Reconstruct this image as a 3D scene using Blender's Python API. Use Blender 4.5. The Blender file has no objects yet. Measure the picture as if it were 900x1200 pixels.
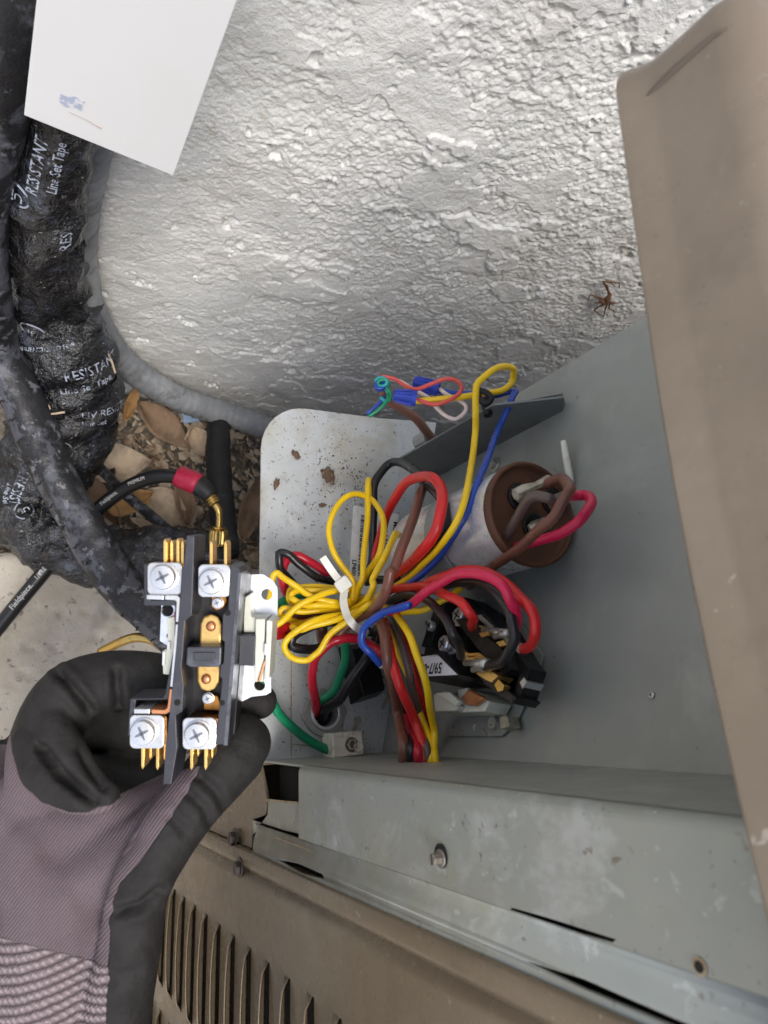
import bpy, bmesh, math, random
import numpy as np
from mathutils import Vector, Matrix
from mathutils.geometry import tessellate_polygon

random.seed(7)
SC = bpy.context.scene
COL = SC.collection

# ------------------------------------------------------------------ camera, sky, sun, exposure
CAM_H = 0.80
FPX = 867.0
_dn = Vector((-490., -250., -867.)).normalized(); _up = -_dn
_u = Vector((-147., 2855., -867.)).normalized(); _u = (_u - _u.dot(_up) * _up).normalized()
_x = _u.cross(_up)
BX = Vector((_x.x, _u.x, _up.x)); BY = Vector((_x.y, _u.y, _up.y)); BZ = Vector((_x.z, _u.z, _up.z))   # camera right / up / back in the world
CAM = Vector((0, 0, CAM_H))
cd = bpy.data.cameras.new('camera'); cam = bpy.data.objects.new('camera', cd); COL.objects.link(cam)
cam.matrix_world = Matrix(((BX.x, BY.x, BZ.x, CAM.x), (BX.y, BY.y, BZ.y, CAM.y), (BX.z, BY.z, BZ.z, CAM.z), (0, 0, 0, 1)))
cd.sensor_width = 36; cd.lens = 26.0; cd.clip_start = 0.01; cd.clip_end = 500
cd.dof.use_dof = True; cd.dof.focus_distance = 0.44; cd.dof.aperture_fstop = 18.0
SC.camera = cam

SUN_EL, SUN_AZ = math.radians(62), math.radians(196)      # azimuth clockwise from +Y
w = bpy.data.worlds.new('World'); SC.world = w; w.use_nodes = True
nt = w.node_tree; bg = nt.nodes['Background']
sky = nt.nodes.new('ShaderNodeTexSky'); sky.sky_type = 'NISHITA'; sky.sun_disc = False
sky.sun_elevation = SUN_EL; sky.sun_rotation = SUN_AZ; sky.air_density = 1.0; sky.dust_density = 3.0; sky.ozone_density = 1.0
nt.links.new(sky.outputs[0], bg.inputs[0]); bg.inputs[1].default_value = 0.135
sl = bpy.data.lights.new('sun', 'SUN'); so = bpy.data.objects.new('sun', sl); COL.objects.link(so)
sl.energy = 1.5;  sl.angle = math.radians(22); sl.color = (1.0, 0.97, 0.92)
sd = Vector((math.sin(SUN_AZ) * math.cos(SUN_EL), math.cos(SUN_AZ) * math.cos(SUN_EL), math.sin(SUN_EL)))
so.rotation_euler = sd.to_track_quat('Z', 'Y').to_euler(); so.location = (0, -2, 5)
SC.view_settings.view_transform = 'Standard'; SC.view_settings.look = 'None'
SC.view_settings.exposure = 0.6; SC.view_settings.gamma = 1.0; SC.view_settings.use_curve_mapping = False
SC.cycles.max_bounces = 6

# ------------------------------------------------------------------ measuring helpers
FLOOR_Z = 0.355; FRONT_X = 0.155; SIDE_Y = -0.026; WALL_Y = 0.352
def ray(px, py):
    return BX * ((px - 450) / FPX) + BY * (-(py - 600) / FPX) - BZ
def at(px, py, t): return CAM + ray(px, py) * t
def on_z(px, py, z): r = ray(px, py); return CAM + r * ((z - CAM_H) / r.z)
def on_x(px, py, x): r = ray(px, py); return CAM + r * (x / r.x)
def on_y(px, py, y): r = ray(px, py); return CAM + r * (y / r.y)
def plate_t(px, py, off=0.0):
    r = ray(px, py); return (0.245 - off) / (r.x - 0.18 * r.y)
def on_plate(px, py, off=0.0): return CAM + ray(px, py) * plate_t(px, py, off)
def base_t(px, py):
    r = ray(px, py); c = [(FLOOR_Z - CAM_H) / r.z, plate_t(px, py)]
    if r.y < 0: c.append(SIDE_Y / r.y)
    return min(v for v in c if v > 0)
def lift_t(px, py, l):
    r = ray(px, py); return min((FLOOR_Z + l - CAM_H) / r.z, plate_t(px, py, l))
def lifted(pts): return [at(x, y, lift_t(x, y, l)) for x, y, l in pts]
def to_px(P):
    d = P - CAM; z = -d.dot(BZ); return 450 + FPX * d.dot(BX) / z, 600 - FPX * d.dot(BY) / z

# ------------------------------------------------------------------ scene helpers
ORG = {}
def tag(o, label=None, cat=None, group=None, kind=None):
    if label: o['label'] = label
    if cat: o['category'] = cat
    if group: o['group'] = group
    if kind: o['kind'] = kind
    return o
def thing(name, loc, label, cat, group=None):
    o = bpy.data.objects.new(name, None); COL.objects.link(o); o.location = loc; o.empty_display_size = 0.02
    ORG[o] = Vector(loc); return tag(o, label, cat, group)
def link(name, me, parent=None, loc=None):
    o = bpy.data.objects.new(name, me); COL.objects.link(o)
    if parent is not None:
        o.parent = parent; ORG[o] = ORG[parent]
    else:
        ORG[o] = Vector(loc) if loc is not None else Vector((0, 0, 0)); o.location = ORG[o]
    return o
def mesh(name, verts, faces, mat, parent=None, smooth=False, loc=None, bevel=0, mats=None, fmat=None):
    if parent is not None: org = ORG[parent]
    else:
        if loc is None: loc = Vector(verts[0])
        org = Vector(loc)
    me = bpy.data.meshes.new(name)
    me.from_pydata([tuple(Vector(v) - org) for v in verts], [], faces)
    for m in (mats or [mat]): me.materials.append(m)
    if fmat:
        for p, k in zip(me.polygons, fmat): p.material_index = k
    if smooth:
        for p in me.polygons: p.use_smooth = True
    me.update()
    bm = bmesh.new(); bm.from_mesh(me); bmesh.ops.recalc_face_normals(bm, faces=bm.faces); bm.to_mesh(me); bm.free()
    o = link(name, me, parent, loc)
    if bevel:
        b = o.modifiers.new('bevel', 'BEVEL'); b.width = bevel; b.segments = 2; b.limit_method = 'ANGLE'; b.angle_limit = math.radians(40)
        b.harden_normals = False
    return o
class MB:
    def __init__(s): s.v = []; s.f = []
    def add(s, v, f):
        k = len(s.v); s.v += [Vector(p) for p in v]; s.f += [[i + k for i in q] for q in f]; return s
    def build(s, name, mat, parent=None, **k): return mesh(name, s.v, s.f, mat, parent, **k)
class Frame:
    def __init__(s, o, ex, ey, ez): s.o, s.x, s.y, s.z = Vector(o), Vector(ex).normalized(), Vector(ey).normalized(), Vector(ez).normalized()
    def __call__(s, a, b, c=0.0): return s.o + s.x * a + s.y * b + s.z * c
WORLD = Frame((0, 0, 0), (1, 0, 0), (0, 1, 0), (0, 0, 1))
def prism(poly, n0, n1, fr, holes=()):
    loops = [list(poly)] + [list(h) for h in holes]
    flat = [p for l in loops for p in l]; n = len(flat)
    tris = tessellate_polygon([[Vector((x, y, 0)) for x, y in l] for l in loops])
    v = [fr(x, y, n0) for x, y in flat] + [fr(x, y, n1) for x, y in flat]
    if len(loops) == 1:
        f = [list(range(n))[::-1], [i + n for i in range(n)]]
    else:
        f = [list(t)[::-1] for t in tris] + [[i + n for i in t] for t in tris]
    k = 0
    for l in loops:
        m = len(l)
        for i in range(m):
            a, b = k + i, k + (i + 1) % m; f.append([a, b, b + n, a + n])
        k += m
    return v, f
def box(x0, x1, y0, y1, z0, z1, fr=WORLD): return prism([(x0, y0), (x1, y0), (x1, y1), (x0, y1)], z0, z1, fr)
def circle(cx, cy, r, n=16, a0=0): return [(cx + r * math.cos(a0 + 2 * math.pi * i / n), cy + r * math.sin(a0 + 2 * math.pi * i / n)) for i in range(n)]
def rrect(x0, x1, y0, y1, r, n=4):
    out = []
    for cx, cy, a in ((x1 - r, y1 - r, 0), (x0 + r, y1 - r, 90), (x0 + r, y0 + r, 180), (x1 - r, y0 + r, 270)):
        for i in range(n + 1):
            t = math.radians(a + 90 * i / n); out.append((cx + r * math.cos(t), cy + r * math.sin(t)))
    return out
def catmull(pts, sub=6):
    P = [Vector(p) for p in pts]
    if len(P) < 3: return P
    P = [P[0] * 2 - P[1]] + P + [P[-1] * 2 - P[-2]]
    out = []
    for i in range(1, len(P) - 2):
        a, b, c, d = P[i - 1], P[i], P[i + 1], P[i + 2]
        for k in range(sub):
            t = k / sub
            out.append(0.5 * (2 * b + (c - a) * t + (2 * a - 5 * b + 4 * c - d) * t * t + (3 * b - a - 3 * c + d) * t ** 3))
    out.append(P[-2]); return out
def lerp_list(vals, n):
    if not isinstance(vals, (list, tuple)): return [vals] * n
    m = len(vals); out = []
    for i in range(n):
        x = i / (n - 1) * (m - 1); k = min(int(x), m - 2); out.append(vals[k] + (vals[k + 1] - vals[k]) * (x - k))
    return out
def frames(P):
    T = []
    for i in range(len(P)):
        t = P[min(i + 1, len(P) - 1)] - P[max(i - 1, 0)]; T.append(t.normalized() if t.length > 1e-9 else Vector((0, 0, 1)))
    a = Vector((0, 0, 1)) if abs(T[0].z) < .9 else Vector((1, 0, 0))
    N = [(a - a.dot(T[0]) * T[0]).normalized()]
    for i in range(1, len(P)):
        n = N[-1] - N[-1].dot(T[i]) * T[i]; N.append(n.normalized() if n.length > 1e-6 else N[-1])
    return T, N, [T[i].cross(N[i]) for i in range(len(P))]
def tube(P, R, sides=10, cap=True):
    R = lerp_list(R, len(P)); T, N, B = frames(P); v = []; f = []
    for i, p in enumerate(P):
        for k in range(sides):
            a = 2 * math.pi * k / sides; v.append(p + (N[i] * math.cos(a) + B[i] * math.sin(a)) * R[i])
    for i in range(len(P) - 1):
        for k in range(sides):
            a, b = i * sides + k, i * sides + (k + 1) % sides; f.append([a, b, b + sides, a + sides])
    if cap: f += [list(range(sides))[::-1], [len(v) - sides + k for k in range(sides)]]
    return v, f
def lathe(fr, prof, n=24):
    """prof: (radius, height) pairs about fr.z"""
    v = []; f = []
    for r, h in prof:
        for k in range(n):
            a = 2 * math.pi * k / n; v.append(fr(r * math.cos(a), r * math.sin(a), h))
    for i in range(len(prof) - 1):
        for k in range(n):
            a, b = i * n + k, i * n + (k + 1) % n; f.append([a, b, b + n, a + n])
    f += [list(range(n))[::-1], [len(v) - n + k for k in range(n)]]
    return v, f
def text_geom(s, size, bold=0.0):
    cu = bpy.data.curves.new('lettering', 'FONT'); cu.body = s; cu.size = size; cu.align_x = 'CENTER'; cu.align_y = 'CENTER'; cu.offset = bold
    cu.resolution_u = 2
    o = bpy.data.objects.new('lettering', cu); COL.objects.link(o)
    dg = bpy.context.evaluated_depsgraph_get(); me = bpy.data.meshes.new_from_object(o.evaluated_get(dg))
    v = [tuple(q.co) for q in me.vertices]; f = [list(p.vertices) for p in me.polygons]
    bpy.data.objects.remove(o); bpy.data.curves.remove(cu); bpy.data.meshes.remove(me)
    return v, f
def flat_text(name, s, size, fr, mat, parent, bold=0.0, sx=1.0):
    v, f = text_geom(s, size, bold); return mesh(name, [fr(x * sx, y, 0) for x, y, z in v], f, mat, parent)

# ------------------------------------------------------------------ materials
def ramp(nt, fac, stops):
    r = nt.nodes.new('ShaderNodeValToRGB'); e = r.color_ramp.elements
    while len(e) < len(stops): e.new(0.5)
    for q, (p, c) in zip(e, stops): q.position = p; q.color = (*c, 1) if len(c) == 3 else c
    nt.links.new(fac, r.inputs[0]); return r.outputs[0]
def noise(nt, co, scale, detail=4, rough=0.6, dist=0.0):
    n = nt.nodes.new('ShaderNodeTexNoise'); n.inputs['Scale'].default_value = scale; n.inputs['Detail'].default_value = detail
    n.inputs['Roughness'].default_value = rough; n.inputs['Distortion'].default_value = dist
    if co is not None: nt.links.new(co, n.inputs['Vector'])
    return n.outputs[0]
def mixc(nt, fac, a, b, mode='MIX'):
    m = nt.nodes.new('ShaderNodeMix'); m.data_type = 'RGBA'; m.blend_type = mode
    for s, x in ((0, fac), (6, a), (7, b)):
        if hasattr(x, 'is_linked') or hasattr(x, 'links'): nt.links.new(x, m.inputs[s])
        elif s == 0: m.inputs[0].default_value = x
        else: m.inputs[s].default_value = (*x, 1)
    return m.outputs[2]
def pm(name, base, rough=0.5, metal=0.0, var=(), spots=(), bump=(), spec=0.5, rvar=0.0, trans=0.0, stretch=None):
    """var/spots: (colour, noise scale, low, high[, amount]); bump: (noise scale, strength, distance)"""
    m = bpy.data.materials.new(name); m.use_nodes = True; nt = m.node_tree; b = nt.nodes['Principled BSDF']
    tc = nt.nodes.new('ShaderNodeTexCoord'); co = tc.outputs['Object']
    if stretch:
        mp = nt.nodes.new('ShaderNodeMapping'); mp.inputs['Scale'].default_value = stretch; nt.links.new(co, mp.inputs[0]); co = mp.outputs[0]
    col = None
    for q in list(var) + list(spots):
        c, s, lo, hi = q[:4]; amt = q[4] if len(q) > 4 else 1.0
        n = noise(nt, co, s, 6, 0.65, 0.3); fac = ramp(nt, n, [(lo, (0, 0, 0)), (hi, (amt,) * 3)])
        col = mixc(nt, fac, col if col is not None else base, c)
    if col is not None: nt.links.new(col, b.inputs['Base Color'])
    else: b.inputs['Base Color'].default_value = (*base, 1)
    b.inputs['Roughness'].default_value = rough; b.inputs['Metallic'].default_value = metal
    b.inputs['Specular IOR Level'].default_value = spec
    if trans: b.inputs['Transmission Weight'].default_value = trans
    if rvar:
        n = noise(nt, co, 60, 4); mr = nt.nodes.new('ShaderNodeMapRange'); nt.links.new(n, mr.inputs[0])
        mr.inputs[1].default_value = .3; mr.inputs[2].default_value = .7; mr.inputs[3].default_value = max(.02, rough - rvar); mr.inputs[4].default_value = rough + rvar
        nt.links.new(mr.outputs[0], b.inputs['Roughness'])
    prev = None
    for s, st, d in bump:
        bp = nt.nodes.new('ShaderNodeBump'); bp.inputs['Strength'].default_value = st; bp.inputs['Distance'].default_value = d
        nt.links.new(noise(nt, co, s, 5, 0.6), bp.inputs['Height'])
        if prev is not None: nt.links.new(prev, bp.inputs['Normal'])
        prev = bp.outputs[0]
    if prev is not None: nt.links.new(prev, b.inputs['Normal'])
    return m
M = {}
M['stucco'] = pm('stucco', (.80, .80, .775), .9, var=[((.62, .63, .615), 9, .42, .62, .7), ((.58, .55, .48), 6, .55, .70, .6)], spots=[((.34, .28, .20), 48, .64, .70, .55), ((.40, .38, .33), 240, .66, .70, .5)], bump=[(560, .6, .0016), (1300, .5, .0008)], spec=.15)
M['white_paint'] = pm('white_paint', (.76, .77, .77), .42, var=[((.74, .74, .71), 12, .45, .75, .7)], spots=[((.45, .40, .34), 60, .74, .80, .6)], bump=[(300, .05, .0005)])
M['paint_scuff'] = pm('paint_scuff', (.42, .47, .60), .6, var=[((.75, .76, .78), 300, .5, .6)])
M['rust_mark'] = pm('rust_mark', (.50, .44, .39), .8)
M['foam'] = pm('foam', (.013, .013, .016), .5, var=[((.085, .09, .11), 26, .50, .56, .85), ((.17, .175, .195), 70, .575, .615, .85), ((.012, .012, .014), 120, .58, .62, .9)], spots=[((.5, .5, .52), 420, .70, .73, .8)], bump=[(60, .5, .004), (500, .3, .001)], rvar=.15)
M['tape'] = pm('tape', (.009, .009, .011), .19, spec=.8, var=[((.075, .088, .125), 34, .54, .66, .8), ((.012, .012, .014), 130, .5, .6, .8)], spots=[((.34, .34, .33), 210, .63, .67, .7), ((.42, .38, .30), 420, .68, .70, .6)], bump=[(48, 1.0, .008), (150, .9, .003), (420, .5, .001)], rvar=.1)  # bluish patches put the tape's sheen into its colour
M['tape_print'] = pm('tape_print', (.34, .38, .46), .5, var=[((.03, .03, .035), 150, .50, .55, .95)])
M['conduit'] = pm('conduit', (.20, .212, .225), .5, var=[((.33, .34, .35), 14, .45, .62), ((.12, .12, .12), 50, .55, .65, .7)], spots=[((.45, .45, .44), 180, .64, .68, .6)], bump=[(80, .15, .001)])
M['hose'] = pm('hose', (.012, .012, .013), .38, spots=[((.2, .19, .17), 300, .72, .76, .5)], bump=[(200, .1, .0006)])
M['hose_print'] = pm('hose_print', (.62, .62, .60), .6)
M['red_plastic'] = pm('red_plastic', (.42, .012, .05), .42, var=[((.55, .05, .10), 120, .5, .7)])
M['black_rubber'] = pm('black_rubber', (.014, .014, .015), .55, var=[((.06, .06, .065), 60, .55, .72)], bump=[(160, .3, .001)])
M['brass'] = pm('brass', (.62, .42, .14), .3, 1.0, var=[((.42, .27, .08), 160, .5, .7)])
M['copper'] = pm('copper', (.70, .30, .14), .32, .65, var=[((.36, .15, .07), 120, .5, .7)])
M['gold'] = pm('gold', (.80, .53, .18), .28, .65, var=[((.50, .28, .06), 130, .5, .75)], rvar=.1)
M['bronze'] = pm('bronze', (.42, .20, .05), .35, 1.0, var=[((.16, .07, .02), 150, .45, .7)])
M['nickel'] = pm('nickel', (.66, .67, .68), .28, .65, var=[((.60, .56, .50), 130, .5, .7)], bump=[(400, .2, .0004)], rvar=.1)
M['zinc'] = pm('zinc', (.72, .75, .80), .36, .85, var=[((.58, .63, .72), 90, .4, .7)], spots=[((.45, .47, .5), 300, .6, .7, .6)], rvar=.1)
GALV = dict(var=[((.27, .29, .265), 11, .42, .58, .9), ((.42, .44, .43), 19, .54, .64, .75), ((.27, .265, .20), 9, .56, .70, .7), ((.52, .54, .53), 60, .60, .66, .5)], spots=[((.14, .12, .08), 210, .64, .68, .75), ((.10, .09, .07), 420, .66, .69, .7), ((.60, .61, .60), 330, .68, .71, .6)], bump=[(70, .12, .0012), (600, .08, .0003)], rvar=.12, spec=.5)
M['galvanised'] = pm('galvanised', (.285, .30, .28), .44, .2, **GALV)
M['galvanised_floor'] = pm('galvanised_floor', (.53, .56, .575), .5, .1, var=[((.47, .50, .50), 16, .42, .62, .8), ((.63, .66, .675), 34, .55, .7, .6), ((.40, .37, .29), 15, .52, .66, .75), ((.33, .345, .335), 38, .56, .66, .6)], spots=[((.16, .125, .085), 200, .615, .665, .75), ((.07, .055, .04), 460, .63, .66, .9), ((.74, .73, .68), 600, .67, .69, .8)], bump=[(60, .12, .0012)], rvar=.12)
M['galvanised_plate'] = pm('galvanised_plate', (.325, .342, .325), .46, .12, var=[((.285, .30, .275), 8, .42, .62, .9), ((.385, .40, .375), 24, .53, .68, .7)], spots=[((.13, .13, .11), 170, .67, .70, .6), ((.5, .5, .47), 380, .69, .71, .5)], bump=[(60, .10, .0012), (500, .06, .0003)], rvar=.12)
M['galvanised_shaded'] = pm('galvanised_shaded', (.15, .168, .175), .45, .3, var=[((.20, .215, .215), 20, .45, .65), ((.11, .12, .125), 50, .55, .7)], spots=[((.3, .29, .26), 260, .66, .69, .6)])  # same sheet as the back plate, the bracket's shade put into the colour
M['brown_paint'] = pm('brown_paint', (.172, .133, .088), .28, var=[((.200, .157, .108), 6, .4, .65, .8), ((.140, .107, .075), 22, .54, .70, .6)], spots=[((.42, .38, .32), 240, .66, .69, .6), ((.12, .09, .07), 130, .66, .69, .5)], bump=[(420, .05, .0004), (14, .08, .004)], rvar=.08)
M['brown_lid'] = pm('brown_lid', (.205, .164, .124), .34, var=[((.240, .194, .148), 12, .42, .60, .9), ((.170, .138, .106), 24, .54, .68, .6), ((.26, .212, .163), 60, .62, .70, .5)], spots=[((.46, .42, .37), 120, .655, .69, .7), ((.12, .10, .08), 170, .665, .69, .6)], bump=[(380, .08, .0004), (22, .10, .005), (6, .15, .02)], rvar=.12)
M['lid_crease_shade'] = pm('lid_crease_shade', (.13, .105, .085), .55)  # lid brown darkened, painting in the shade of the pressed crease
M['void_shade'] = pm('void_shade', (.010, .009, .008), .9)  # near-black colour standing in for shade inside holes, slots and gaps
M['coil_mesh'] = pm('coil_mesh', (.10, .09, .075), .6, .3, var=[((.16, .14, .11), 700, .5, .6)])
M['dark_screw'] = pm('dark_screw', (.055, .05, .05), .4, .5, var=[((.10, .06, .05), 300, .5, .7)])
M['screw_slot'] = pm('screw_slot', (.20, .21, .23), .35, .7)
M['steel'] = pm('steel', (.55, .54, .50), .35, .65, var=[((.40, .38, .33), 140, .5, .7)], rvar=.1)
M['worn_steel'] = pm('worn_steel', (.22, .20, .17), .5, .6, var=[((.40, .38, .33), 200, .5, .62)])
M['rusty_edge'] = pm('rusty_edge', (.36, .30, .20), .7, var=[((.25, .14, .07), 200, .5, .65)])
M['aluminium'] = pm('aluminium', (.70, .71, .72), .30, .35, var=[((.48, .50, .52), 40, .4, .7), ((.66, .67, .68), 90, .6, .7)], bump=[(50, .1, .001)], rvar=.1)
M['rust'] = pm('rust', (.105, .043, .022), .62, .15, var=[((.17, .075, .03), 40, .5, .72, .8), ((.06, .028, .018), 90, .5, .7, .8)], spots=[((.5, .45, .4), 420, .73, .75, .7)], bump=[(200, .25, .0008)])
M['lug_tin'] = pm('lug_tin', (.80, .77, .68), .5, .05, var=[((.50, .46, .37), 160, .45, .65), ((.74, .72, .65), 90, .55, .7)], bump=[(250, .4, .0008)])
M['tin_old'] = pm('tin_old', (.46, .43, .35), .5, .5, var=[((.30, .27, .20), 200, .45, .65), ((.56, .54, .47), 90, .55, .7)], bump=[(250, .4, .0008)])
M['black_plastic'] = pm('black_plastic', (.010, .010, .011), .38, spec=.32, var=[((.03, .03, .032), 80, .5, .7)], bump=[(260, .06, .0004)], rvar=.08)
M['slate_plastic'] = pm('slate_plastic', (.030, .032, .042), .42, var=[((.055, .058, .072), 60, .5, .7)], bump=[(260, .08, .0004)], rvar=.1)
M['smoke_plastic'] = pm('smoke_plastic', (.10, .105, .125), .22, var=[((.05, .052, .06), 120, .45, .6)], spec=.6)
M['ivory_plastic'] = pm('ivory_plastic', (.66, .67, .58), .36, var=[((.56, .59, .50), 90, .5, .7)], spec=.5)
M['white_nylon'] = pm('white_nylon', (.70, .70, .64), .35, var=[((.60, .59, .52), 140, .5, .7)])
M['label_white'] = pm('label_white', (.76, .77, .80), .5, var=[((.66, .67, .70), 120, .5, .7)])
M['label_old'] = pm('label_old', (.86, .845, .81), .6, var=[((.72, .70, .65), 130, .52, .68)], spots=[((.15, .13, .11), 520, .69, .71, .9)])
M['ink'] = pm('ink', (.02, .02, .024), .6)
M['glass_bead'] = pm('glass_bead', (.06, .055, .045), .25)
def wire_mat(name, c, dark=None, rough=.34):
    d = dark or tuple(x * .72 for x in c)
    return pm(name, c, rough, var=[(d, 55, .5, .75, .8)], spots=[(tuple(x * .35 + .02 for x in c), 420, .69, .73, .7)], bump=[(160, .08, .0006)], rvar=.1)
M['w_yellow'] = wire_mat('w_yellow', (.84, .56, .008), (.72, .44, .006))
M['w_red'] = wire_mat('w_red', (.62, .018, .02))
M['w_crimson'] = wire_mat('w_crimson', (.50, .012, .035))
M['w_pink'] = wire_mat('w_pink', (.62, .012, .075))
M['w_brown'] = wire_mat('w_brown', (.16, .062, .042))
M['w_greybrown'] = wire_mat('w_greybrown', (.115, .082, .07))
M['w_black'] = wire_mat('w_black', (.014, .014, .017))
M['w_blue'] = wire_mat('w_blue', (.014, .06, .36))
M['w_green'] = wire_mat('w_green', (.008, .25, .115))
M['w_white'] = wire_mat('w_white', (.74, .62, .57))
M['w_salmon'] = wire_mat('w_salmon', (.66, .09, .08))
M['w_sheath'] = wire_mat('w_sheath', (.20, .095, .07), rough=.55)
M['w_teal'] = wire_mat('w_teal', (.03, .34, .36))
M['nut_blue'] = pm('nut_blue', (.010, .035, .36), .4, var=[((.02, .06, .5), 100, .5, .7)])
M['soil'] = pm('soil', (.17, .145, .115), .95, var=[((.20, .17, .135), 34, .45, .65), ((.05, .04, .03), 70, .5, .68)], spots=[((.42, .38, .32), 190, .66, .72, .8)], bump=[(120, .9, .006), (420, .6, .002)])
M['litter'] = pm('litter', (.22, .155, .10), .85, var=[((.40, .31, .21), 60, .42, .6), ((.08, .055, .035), 45, .55, .68)])
M['litter_tan'] = pm('litter_tan', (.50, .41, .30), .8, var=[((.52, .43, .32), 14, .45, .6), ((.16, .095, .05), 19, .52, .62)], bump=[(200, .5, .001)])
M['pebble'] = pm('pebble', (.40, .38, .34), .85, var=[((.2, .19, .17), 80, .45, .65)])
M['concrete'] = pm('concrete', (.62, .565, .475), .88, var=[((.52, .465, .38), 20, .42, .62, .8), ((.70, .655, .57), 45, .52, .7, .7)], spots=[((.22, .19, .16), 60, .61, .66, .75), ((.10, .09, .08), 170, .63, .67, .75)], bump=[(90, .3, .002), (500, .4, .0008)], spec=.3)
def leaf_mat(name, c): return pm(name, c, .75, var=[(tuple(x * .55 for x in c), 45, .45, .68), (tuple(min(1, x * 1.35) for x in c), 110, .55, .7, .6)], bump=[(220, .5, .001)])
M['leaf_tan'] = leaf_mat('leaf_tan', (.54, .42, .30)); M['leaf_brown'] = leaf_mat('leaf_brown', (.27, .175, .11)); M['leaf_orange'] = leaf_mat('leaf_orange', (.44, .25, .10)); M['leaf_dark'] = leaf_mat('leaf_dark', (.075, .05, .035))
M['scrap_blue'] = pm('scrap_blue', (.36, .50, .72), .4)
M['mud'] = pm('mud', (.14, .085, .05), .9, var=[((.34, .27, .2), 220, .5, .62), ((.05, .03, .02), 300, .5, .65)], bump=[(300, .8, .002)])
M['spider'] = pm('spider', (.15, .075, .038), .6)

# ------------------------------------------------------------------ vectorised noise for relief
def _hash(ix, iy, s):
    n = (ix.astype(np.int64) * 374761393 + iy.astype(np.int64) * 668265263 + s * 974711) & 0x7fffffff
    n = ((n ^ (n >> 13)) * 1274126177) & 0x7fffffff
    return ((n ^ (n >> 16)) & 0xffff) / 65535.0
def vnoise(x, y, s=0):
    ix = np.floor(x); iy = np.floor(y); fx = x - ix; fy = y - iy; fx = fx * fx * (3 - 2 * fx); fy = fy * fy * (3 - 2 * fy)
    a = _hash(ix, iy, s); b = _hash(ix + 1, iy, s); c = _hash(ix, iy + 1, s); d = _hash(ix + 1, iy + 1, s)
    return (a * (1 - fx) + b * fx) * (1 - fy) + (c * (1 - fx) + d * fx) * fy
def fbm(x, y, o=4, s=0):
    t = 0; a = .5; k = 0
    for i in range(o): t = t + a * vnoise(x * 2 ** i, y * 2 ** i, s + i); k += a; a *= .5
    return t / k
def worley(x, y, s=0):
    ix = np.floor(x); iy = np.floor(y); best = np.full(x.shape, 9.)
    for dx in (-1, 0, 1):
        for dy in (-1, 0, 1):
            cx = ix + dx + _hash(ix + dx, iy + dy, s); cy = iy + dy + _hash(ix + dx, iy + dy, s + 77)
            best = np.minimum(best, (cx - x) ** 2 + (cy - y) ** 2)
    return np.sqrt(best)
def sstep(a, b, x): t = np.clip((x - a) / (b - a), 0, 1); return t * t * (3 - 2 * t)
def grid_obj(name, A, B, Pfun, mat, parent=None, smooth=True, loc=(0, 0, 0)):
    na, nb = len(A), len(B); a, b = np.meshgrid(A, B, indexing='ij'); co = Pfun(a, b).reshape(-1, 3)
    org = np.array(ORG[parent] if parent is not None else loc); co = co - org
    i = np.arange(na * nb).reshape(na, nb); q = np.stack([i[:-1, :-1], i[1:, :-1], i[1:, 1:], i[:-1, 1:]], -1).reshape(-1, 4)
    me = bpy.data.meshes.new(name); me.vertices.add(len(co)); me.vertices.foreach_set('co', co.ravel())
    me.loops.add(q.size); me.loops.foreach_set('vertex_index', q.ravel()); me.polygons.add(len(q))
    me.polygons.foreach_set('loop_start', np.arange(len(q)) * 4); me.polygons.foreach_set('loop_total', np.full(len(q), 4))
    me.update(calc_edges=True); me.validate(); me.materials.append(mat)
    if smooth: me.polygons.foreach_set('use_smooth', np.ones(len(q), bool))
    return link(name, me, parent, loc)

# ------------------------------------------------------------------ ground, pad
def soil(a, b):
    h = .010 * fbm(a * 22, b * 22, 4, 3) + .004 * fbm(a * 120, b * 120, 3, 9) - .008
    return np.stack([a, b, h], -1)
o = grid_obj('ground', np.linspace(-.35, .6, 260), np.linspace(.10, .36, 80), soil, M['soil']); tag(o, kind='structure')
v, f = box(-30, 30, -30, WALL_Y + .2, -.06, -.025); o = mesh('ground', v, f, M['soil'], loc=(0, 0, 0)); tag(o, kind='structure')
PAD_Y = .158
def padf(a, b):
    e = np.clip((PAD_Y + .004 * (fbm(a * 30, a * 0, 3, 5) - .5) - b) / .012, 0, 1)
    h = .05 * 0 + .030 - .012 * (1 - np.sqrt(1 - (1 - e) ** 2)) + .0012 * fbm(a * 40, b * 40, 4, 2) - .0025 * sstep(.66, .74, fbm(a * 90, b * 90, 3, 21))
    return np.stack([a, b, h], -1)
o = grid_obj('concrete_pad', np.linspace(-.4, .4, 220), np.linspace(-.45, PAD_Y, 200), padf, M['concrete']); tag(o, kind='structure')
v, f = box(-3, 2, -3, PAD_Y - .012, -.03, .026); o = mesh('concrete_pad', v, f, M['concrete'], loc=(0, 0, 0)); tag(o, kind='structure')
v, f = box(-.4, .4, PAD_Y - .03, PAD_Y - .0005, -.03, .017); o = mesh('concrete_pad_edge', v, f, M['concrete'], loc=(0, 0, 0)); tag(o, kind='structure')

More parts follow.
